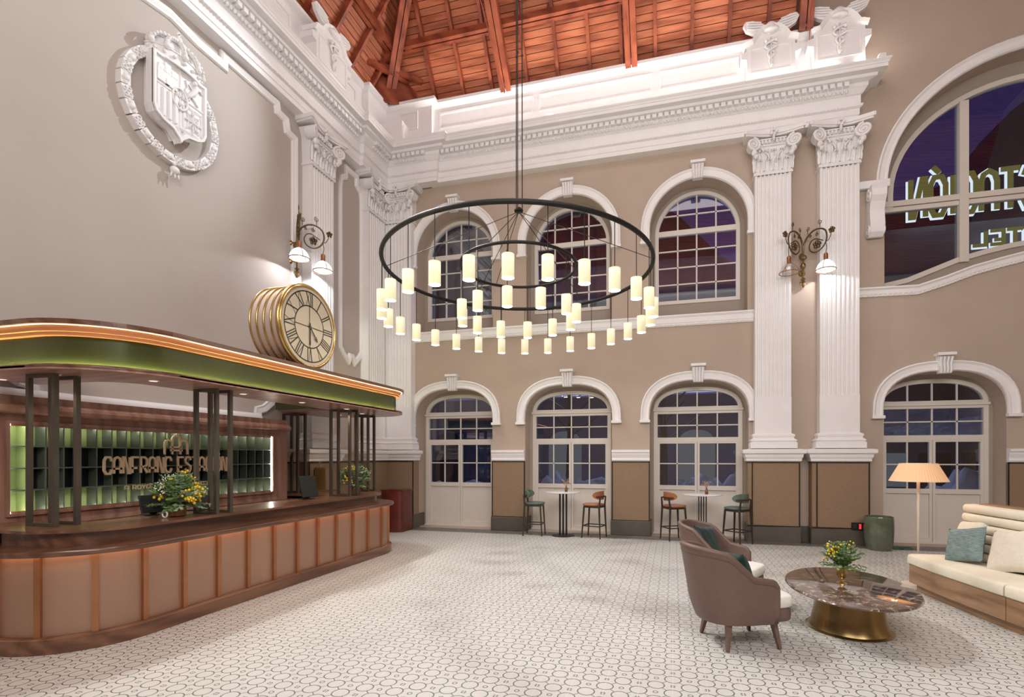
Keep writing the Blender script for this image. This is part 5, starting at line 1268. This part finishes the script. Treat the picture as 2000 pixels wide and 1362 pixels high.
for k in range(6):
    z = .484 + k * .1155; off = .60 + k * .012; hh = .0555
    pr = [(off + .13, z)] + [(off + .05 - .06 * math.cos(a) ** .6, z + hh + hh * math.sin(a)) for a in [-PI / 2 + PI * j / 8 for j in range(1, 8)]] + [(off + .13, z + .112)]
    MB().sweep(sp_sub(0, LS - .02), [(n_, d) for n_, d in pr], mF).build('back_channel', creamf, so, smooth=SM, bevel=.008)
MB().sweep(sp_sub(0, LS - .02), [(.74, .1), (.80, .1), (.83, 1.165), (.77, 1.165)], mF).build('back_board', oak, so)
MB().sweep(sp_sub(0, LS - .15), [(.765, 1.165), (.92, 1.165), (.92, 1.19), (.765, 1.19)], mF).build('oak_cap', oak, so, bevel=.004)
pillow('scatter_cushion', (3.52, 7.54, .70), .46, .46, .15, bluef, 'blue-grey striped cushion tilted on the sofa seat', (-.85, -.38, .42), -.22)
pillow('scatter_cushion', (3.68, 7.78, .74), .50, .50, .15, linen, 'off-white linen cushion behind the blue-grey one', (-.9, -.1, .35), -.12)
pillow('scatter_cushion', (3.76, 7.02, .72), .56, .54, .17, linen, 'large off-white linen cushion at the right edge of the picture', (-.8, -.3, .42), -.2)

# floor lamp
t = empty('floor_lamp', (3.33, 8.33, 0), 0, 'slim white floor lamp with a glowing pleated shade behind the sofa end', 'lamp')
MB().lathe([(.20, 0), (.20, .012), (.03, .022), (.012, .05)], 36).build('base', lampw, t, smooth=SM)
MB().tube([(0, 0, .03), (0, 0, 1.5), (0, 0, 1.66)], .015, 12, rs=[.011, .021, .021]).build('pole', lampw, t, smooth=3)
q = MB(); n_ = 120
ra = [q.P(((.345 + (.004 if k % 2 else 0)) * math.cos(2 * PI * k / n_), (.345 + (.004 if k % 2 else 0)) * math.sin(2 * PI * k / n_), 1.455)) for k in range(n_)]
rb = [q.P(((.22 + (.003 if k % 2 else 0)) * math.cos(2 * PI * k / n_), (.22 + (.003 if k % 2 else 0)) * math.sin(2 * PI * k / n_), 1.70)) for k in range(n_)]
for k in range(n_): q.f.append((ra[k], ra[(k + 1) % n_], rb[(k + 1) % n_], rb[k]))
q.build('pleated_shade', pshade, t)
for z, r_ in ((1.455, .347), (1.70, .222)): MB().tube([(r_ * math.cos(2 * PI * k / 48), r_ * math.sin(2 * PI * k / 48), z) for k in range(48)], .004, 5, closed=True).build('shade_hoop', lampw, t)
q = MB(); q.bar((-.22, 0, 1.68), (.22, 0, 1.68), .006); q.bar((0, -.22, 1.68), (0, .22, 1.68), .006); q.build('shade_spider', lampw, t)
lamp('floor_lamp_bulb', 'POINT', (3.33, 8.33, 1.60), None, 14, (1, .66, .38), .05)
t = tag(MB().box(-.05, .05, -.03, .03, 0, .035).build('foot_switch', black, bevel=.01), 'black foot switch on the floor by the sofa corner', 'switch'); t.location = (2.98, 8.02, 0)

# planter, cord, display
t = empty('planter', (3.84, 11.25, 0), 0, 'tall green glazed pot standing before the right-hand pilaster', 'pot')
q = MB(); q.lathe([(.19, 0), (.205, .01), (.235, .14), (.252, .34), (.25, .52), (.243, .63), (.238, .645), (.225, .64), (.222, .55), (.22, .5)], 40); q.build('pot_body', potm, t, smooth=SM)
MB().lathe([(.0, .5), (.221, .5), (.221, .52), (0, .53)], 24, cap=False).build('soil', base_m, t)
o = MB().tube([(4.32 + .17 * math.cos(a) + .1 * math.sin(a * .5), 11.52 + .11 * math.sin(a), .012 + .004 * math.sin(3 * a)) for a in [2 * PI * k / 26 * 1.8 for k in range(27)]], .011, 6).build('green_hose', greenc, smooth=3)
tag(o, 'loose loop of green hose on the stone strip beside the pot', 'hose')
t = empty('wall_display', (3.60, YW - .345, .40), 0, 'small black wall display with red digits low on the right pilaster panel', 'display')
MB().box(-.14, .14, 0, .045, -.075, .075).build('housing', black, t, bevel=.008)
q = MB(); q.box(-.015, .025, -.003, 0, -.05, .05); q.build('red_screen', red_em, t)
q = MB(); q.box(-.105, -.06, -.002, 0, .02, .03); q.box(-.105, -.06, -.002, 0, -.02, -.012); q.build('buttons', base_m, t)

# bar stools and bar tables
def stool(loc, rz, up_m, label, first=None):
    t = empty('bar_stool', loc, rz, label, 'stool', 'upholstered bar stools at the high tables')
    superell(MB(), (.0, 0, .735), .225, .225, .032, .6, .75).build('seat', up_m, t, smooth=3)
    F = [(.20, -.19), (.20, .19)]; Rr = [(-.235, -.20), (-.235, .20)]
    for x, y in F: MB().bar((x * .78, y * .82, .70), (x, y, 0), .036, .036, w1=.024, h1=.024).build('leg', stoolw, t, bevel=.005)
    for x, y in Rr:
        q = MB(); q.bar((x * .86, y * .88, .72), (x, y, 0), .038, .038, w1=.024, h1=.024); q.bar((x * .86, y * .88, .70), (x * .98, y * .8, .92), .036, .036, w1=.026, h1=.026); q.build('leg', stoolw, t, bevel=.005)
    q = MB(); c4 = [(.16, -.16), (.16, .16), (-.20, .176), (-.20, -.176)]
    for i in range(4): a, b_ = c4[i], c4[(i + 1) % 4]; q.bar((*a, .69), (*b_, .69), .026, .04)
    q.build('seat_frame', stoolw, t)
    for a, b_ in (((.188, -.18), (.188, .18)), ((.188, .18), (-.225, .193)), ((-.225, .193), (-.225, -.193)), ((-.225, -.193), (.188, -.18))): MB().bar((*a, .27), (*b_, .27), .018, .022).build('footrest', stoolw, t)
    def bk(u, v, o_=0):
        an = math.radians(180 + (u * 2 - 1) * 72); r_ = .245 - o_; hh = .095 * (1 - abs(u * 2 - 1) ** 2.6) ** .5
        return (r_ * math.cos(an) + .01, r_ * 1.02 * math.sin(an), .935 + hh * (2 * v - 1) + .01)
    q = MB(); nu, nv = 24, 8; ids = {(l, i, j): q.P(bk(i / nu, j / nv, o_)) for l, o_ in ((0, 0), (1, .032)) for i in range(nu + 1) for j in range(nv + 1)}
    for i in range(nu):
        for j in range(nv): q.f.append((ids[0, i, j], ids[0, i + 1, j], ids[0, i + 1, j + 1], ids[0, i, j + 1])); q.f.append((ids[1, i, j + 1], ids[1, i + 1, j + 1], ids[1, i + 1, j], ids[1, i, j]))
        for j in (0, nv): q.f.append((ids[0, i, j], ids[1, i, j], ids[1, i + 1, j], ids[0, i + 1, j]))
    q.build('backrest', up_m, t, smooth=SM)
    MB().sweep([(.262 * math.cos(math.radians(180 + a)), .262 * math.sin(math.radians(180 + a))) for a in range(-56, 57, 7)], [(-.012, .905), (-.012, .93), (.012, .93), (.012, .905)], mF).build('back_rail', stoolw, t, smooth=SM)
    return t
stool((-3.06, 11.32, 0), math.radians(2), greenv, 'sage green bar stool left of the first high table')
stool((-1.72, 11.33, 0), math.radians(167), orangel, 'tan leather bar stool right of the first high table')
stool((.03, 11.47, 0), math.radians(29), orangel, 'tan leather bar stool left of the second high table')
stool((1.26, 11.27, 0), math.radians(137), greenv, 'sage green bar stool right of the second high table, before the pilaster')
def bartable(loc, label, vl, n_=3):
    t = empty('bar_table', loc, 0, label, 'table', 'high white-topped bar tables')
    MB().lathe([(.26, 0), (.26, .01), (.05, .018)], 36).build('base_plate', black, t, smooth=SM)
    for i in range(n_): 
        for y in (-.05, .05): MB().box(-.075 + i * .15 / (n_ - 1) - .009, -.075 + i * .15 / (n_ - 1) + .009, y - .009, y + .009, .012, .975).build('rod', black, t)
    MB().lathe([(.385, 0), (.40, .008), (.40, .02), (.39, .025)], 48, (0, 0, .975)).build('marble_top', whitem, t, smooth=SM)
    v = empty('bud_vase', (loc[0] + .08, loc[1] - .05, 1.0), 0, vl, 'vase', 'bud vases on the high tables')
    MB().lathe([(.03, 0), (.032, .01), (.032, .08), (.018, .1), (.016, .12), (.02, .125)], 16).build('bottle', glassbrown, v, smooth=SM)
    q = MB(); rr = random.Random(int(loc[0] * 10))
    for k in range(13):
        a = rr.uniform(0, 2 * PI); r_ = rr.uniform(.03, .12); z = rr.uniform(.17, .27); q.tube([(0, 0, .11), (r_ * .4 * math.cos(a), r_ * .4 * math.sin(a), z * .75), (r_ * math.cos(a), r_ * math.sin(a), z)], .002, 4); q.sphere((r_ * math.cos(a), r_ * math.sin(a), z), .014, 5, 4, (.7, .7, 1.6))
    o = q.build('dried_flowers', pinkfl_m, v, smooth=3); o['kind'] = 'stuff'
    return t
bartable((-2.42, 11.4, 0), 'high round table between the stools at the left arched door', 'amber bottle of dried flowers on the left high table')
bartable((.60, 11.42, 0), 'high round table between the stools behind the armchairs', 'amber bottle of dried flowers on the right high table', 4)

# ================================================================== OUTSIDE
o = MB().box(-40, 60, 12.55, 90, -.35, -.12).build('snow_ground', snow); tag(o, 'blue-lit snow covering the ground outside', 'snow', kind='stuff')
def heap(x, y, rx, ry, h, seed, label):
    rr = random.Random(seed); ph = [rr.uniform(0, 6) for _ in range(6)]
    def fn(u, v):
        a = 2 * PI * u; r_ = v
        b_ = (1 - r_ ** 2) ** .7 if r_ < 1 else 0
        z = h * b_ * (1 + .25 * math.sin(5 * a + ph[0]) * r_ + .18 * math.sin(11 * a * r_ + ph[1]) + .15 * math.sin(9 * r_ * math.cos(a) + ph[2]))
        return (rx * r_ * math.cos(a), ry * r_ * math.sin(a), max(-.3, z - .12))
    o = MB().grid(fn, 40, 10, True).build('snowbank', snow, smooth=3); o.location = (x, y, 0); tag(o, label, 'snow heap', 'snowbanks outside the doors')
heap(-2.9, 15.4, 2.2, 1.2, 1.15, 1, 'lumpy snowbank outside the left high table')
heap(1.8, 15.0, 2.3, 1.2, 1.35, 2, 'lumpy snowbank outside the right high table')
heap(7.2, 14.6, 2.4, 1.1, 1.35, 4, 'big snowbank outside the door behind the floor lamp')
heap(-7.5, 16.5, 2.6, 1.2, .9, 5, 'low snowbank outside the corner door')
bl = empty('station_building', (0, 0, 0), 0, 'dim arcaded building beyond the snow', 'building')
MB().box(-22, 3.4, 24, 30, -.12, 4.6).build('wall', extw, bl)
MB().hexa([(-22.5, 23.4, 4.6), (3.8, 23.4, 4.6), (3.8, 31, 4.6), (-22.5, 31, 4.6), (-22.5, 26.5, 7.2), (3.8, 26.5, 7.2), (3.8, 27.5, 7.2), (-22.5, 27.5, 7.2)]).build('snowy_roof', snow, bl)
for k in range(8):
    MB().prism(basket(-20 + k * 3.0, .8, 2.2, 3.0, .3), lambda a, b_, d: (a, 24 - d, b_), 0, .03).build('window', ext_lit if k in (2, 5, 7) else cellb, bl)
b2_ = empty('snowy_hut', (0, 0, 0), 0, 'low hut under a thick snow roof outside the right door', 'building')
MB().box(4.5, 9.5, 17.5, 21, -.12, 2.3).build('wall', extw, b2_)
MB().hexa([(3.8, 16.9, 2.3), (11, 16.9, 2.3), (11, 21.5, 2.3), (3.8, 21.5, 2.3), (4.4, 18, 3.7), (9.8, 18, 3.2), (9.8, 21, 3.2), (4.4, 21, 3.7)]).build('snow_roof', snow, b2_, bevel=.15)
for k in range(4): MB().box(4.8 + k * 1.1, 5.6 + k * 1.1, 17.46, 17.5, .9, 1.9).build('window', ext_lit if k in (0, 1) else cellb, b2_)
MB().box(5.0, 6.1, 17.40, 17.45, .5, .75).build('green_light', green_em, b2_)
for i, (x, y, h) in enumerate(((-.35, 17.5, 5), (-3.6, 18, 5.5))):
    q = MB(); q.tube([(0, 0, -.12), (.05, 0, h * .5), (-.05, .1, h)], .14, 8, rs=[.16, .12, .05]); rr = random.Random(i)
    for k in range(14): z = h * (.45 + .04 * k); a = k * 2.4; q.tube([(0, 0, z), (.7 * math.cos(a), .7 * math.sin(a), z + .5), (1.2 * math.cos(a), 1.2 * math.sin(a), z + .9)], .03, 5)
    o = q.build('bare_tree', cellb); o.location = (x, y, 0); tag(o, 'dark bare tree outside the ' + ['second high table door', 'first high table door', 'right-hand door'][i], 'tree', 'bare trees outside')
def ridge(pts, y, label):
    o = MB().prism([(pts[0][0], -.12)] + pts + [(pts[-1][0], -.12)], lambda a, b_, d: (a, y + d, b_), 0, 6).build('mountain', mount); tag(o, label, 'mountain', 'mountains against the dusk sky')
ridge([(-60, 36), (-48, 41), (-38, 39), (-27, 42), (-16, 38), (-9, 37), (-3, 33), (1, 29.5), (5, 25), (9, 22), (16, 24), (24, 28)], 62, 'dark mountain slope raised to darken the two left upper windows')  # left part raised to block the sky so those panes read dark
ridge([(16, 22), (20, 28), (24, 31), (28, 32.5), (31, 34), (34, 37), (37, 41), (41, 44), (45, 43), (50, 46), (60, 42), (75, 36)], 70, 'dark mountain in the big right-hand window')
st_ = empty('illuminated_sign', (0, 0, 0), 0, 'backlit station hotel lettering seen from behind through the big window', 'sign')
MB().box(3.2, 12, 14.3, 17.5, 5.0, 6.35).build('canopy_roof', extw, st_)
MB().box(3.2, 12, 13.9, 14.3, 5.0, 7.18).build('fascia', extw, st_)
mE = lambda a, b_, d: (a, 13.5 - d, b_); mE2 = lambda a, b_, d: (a, 13.56 - d, b_)
letters('ESTACIÓN', st_, mE2, 8.06, 7.25, .29, .86, .10, .075, .02, sign_em, flip=-1)
letters('ESTACIÓN', st_, mE, 8.06, 7.25, .29, .86, .10, .050, .03, sign_y, flip=-1)
letters('HOTEL', st_, mE2, 8.0, 6.48, .24, .30, .09, .055, .02, sign_em, flip=-1)
letters('HOTEL', st_, mE, 8.0, 6.48, .24, .30, .09, .034, .03, sign_y, flip=-1)
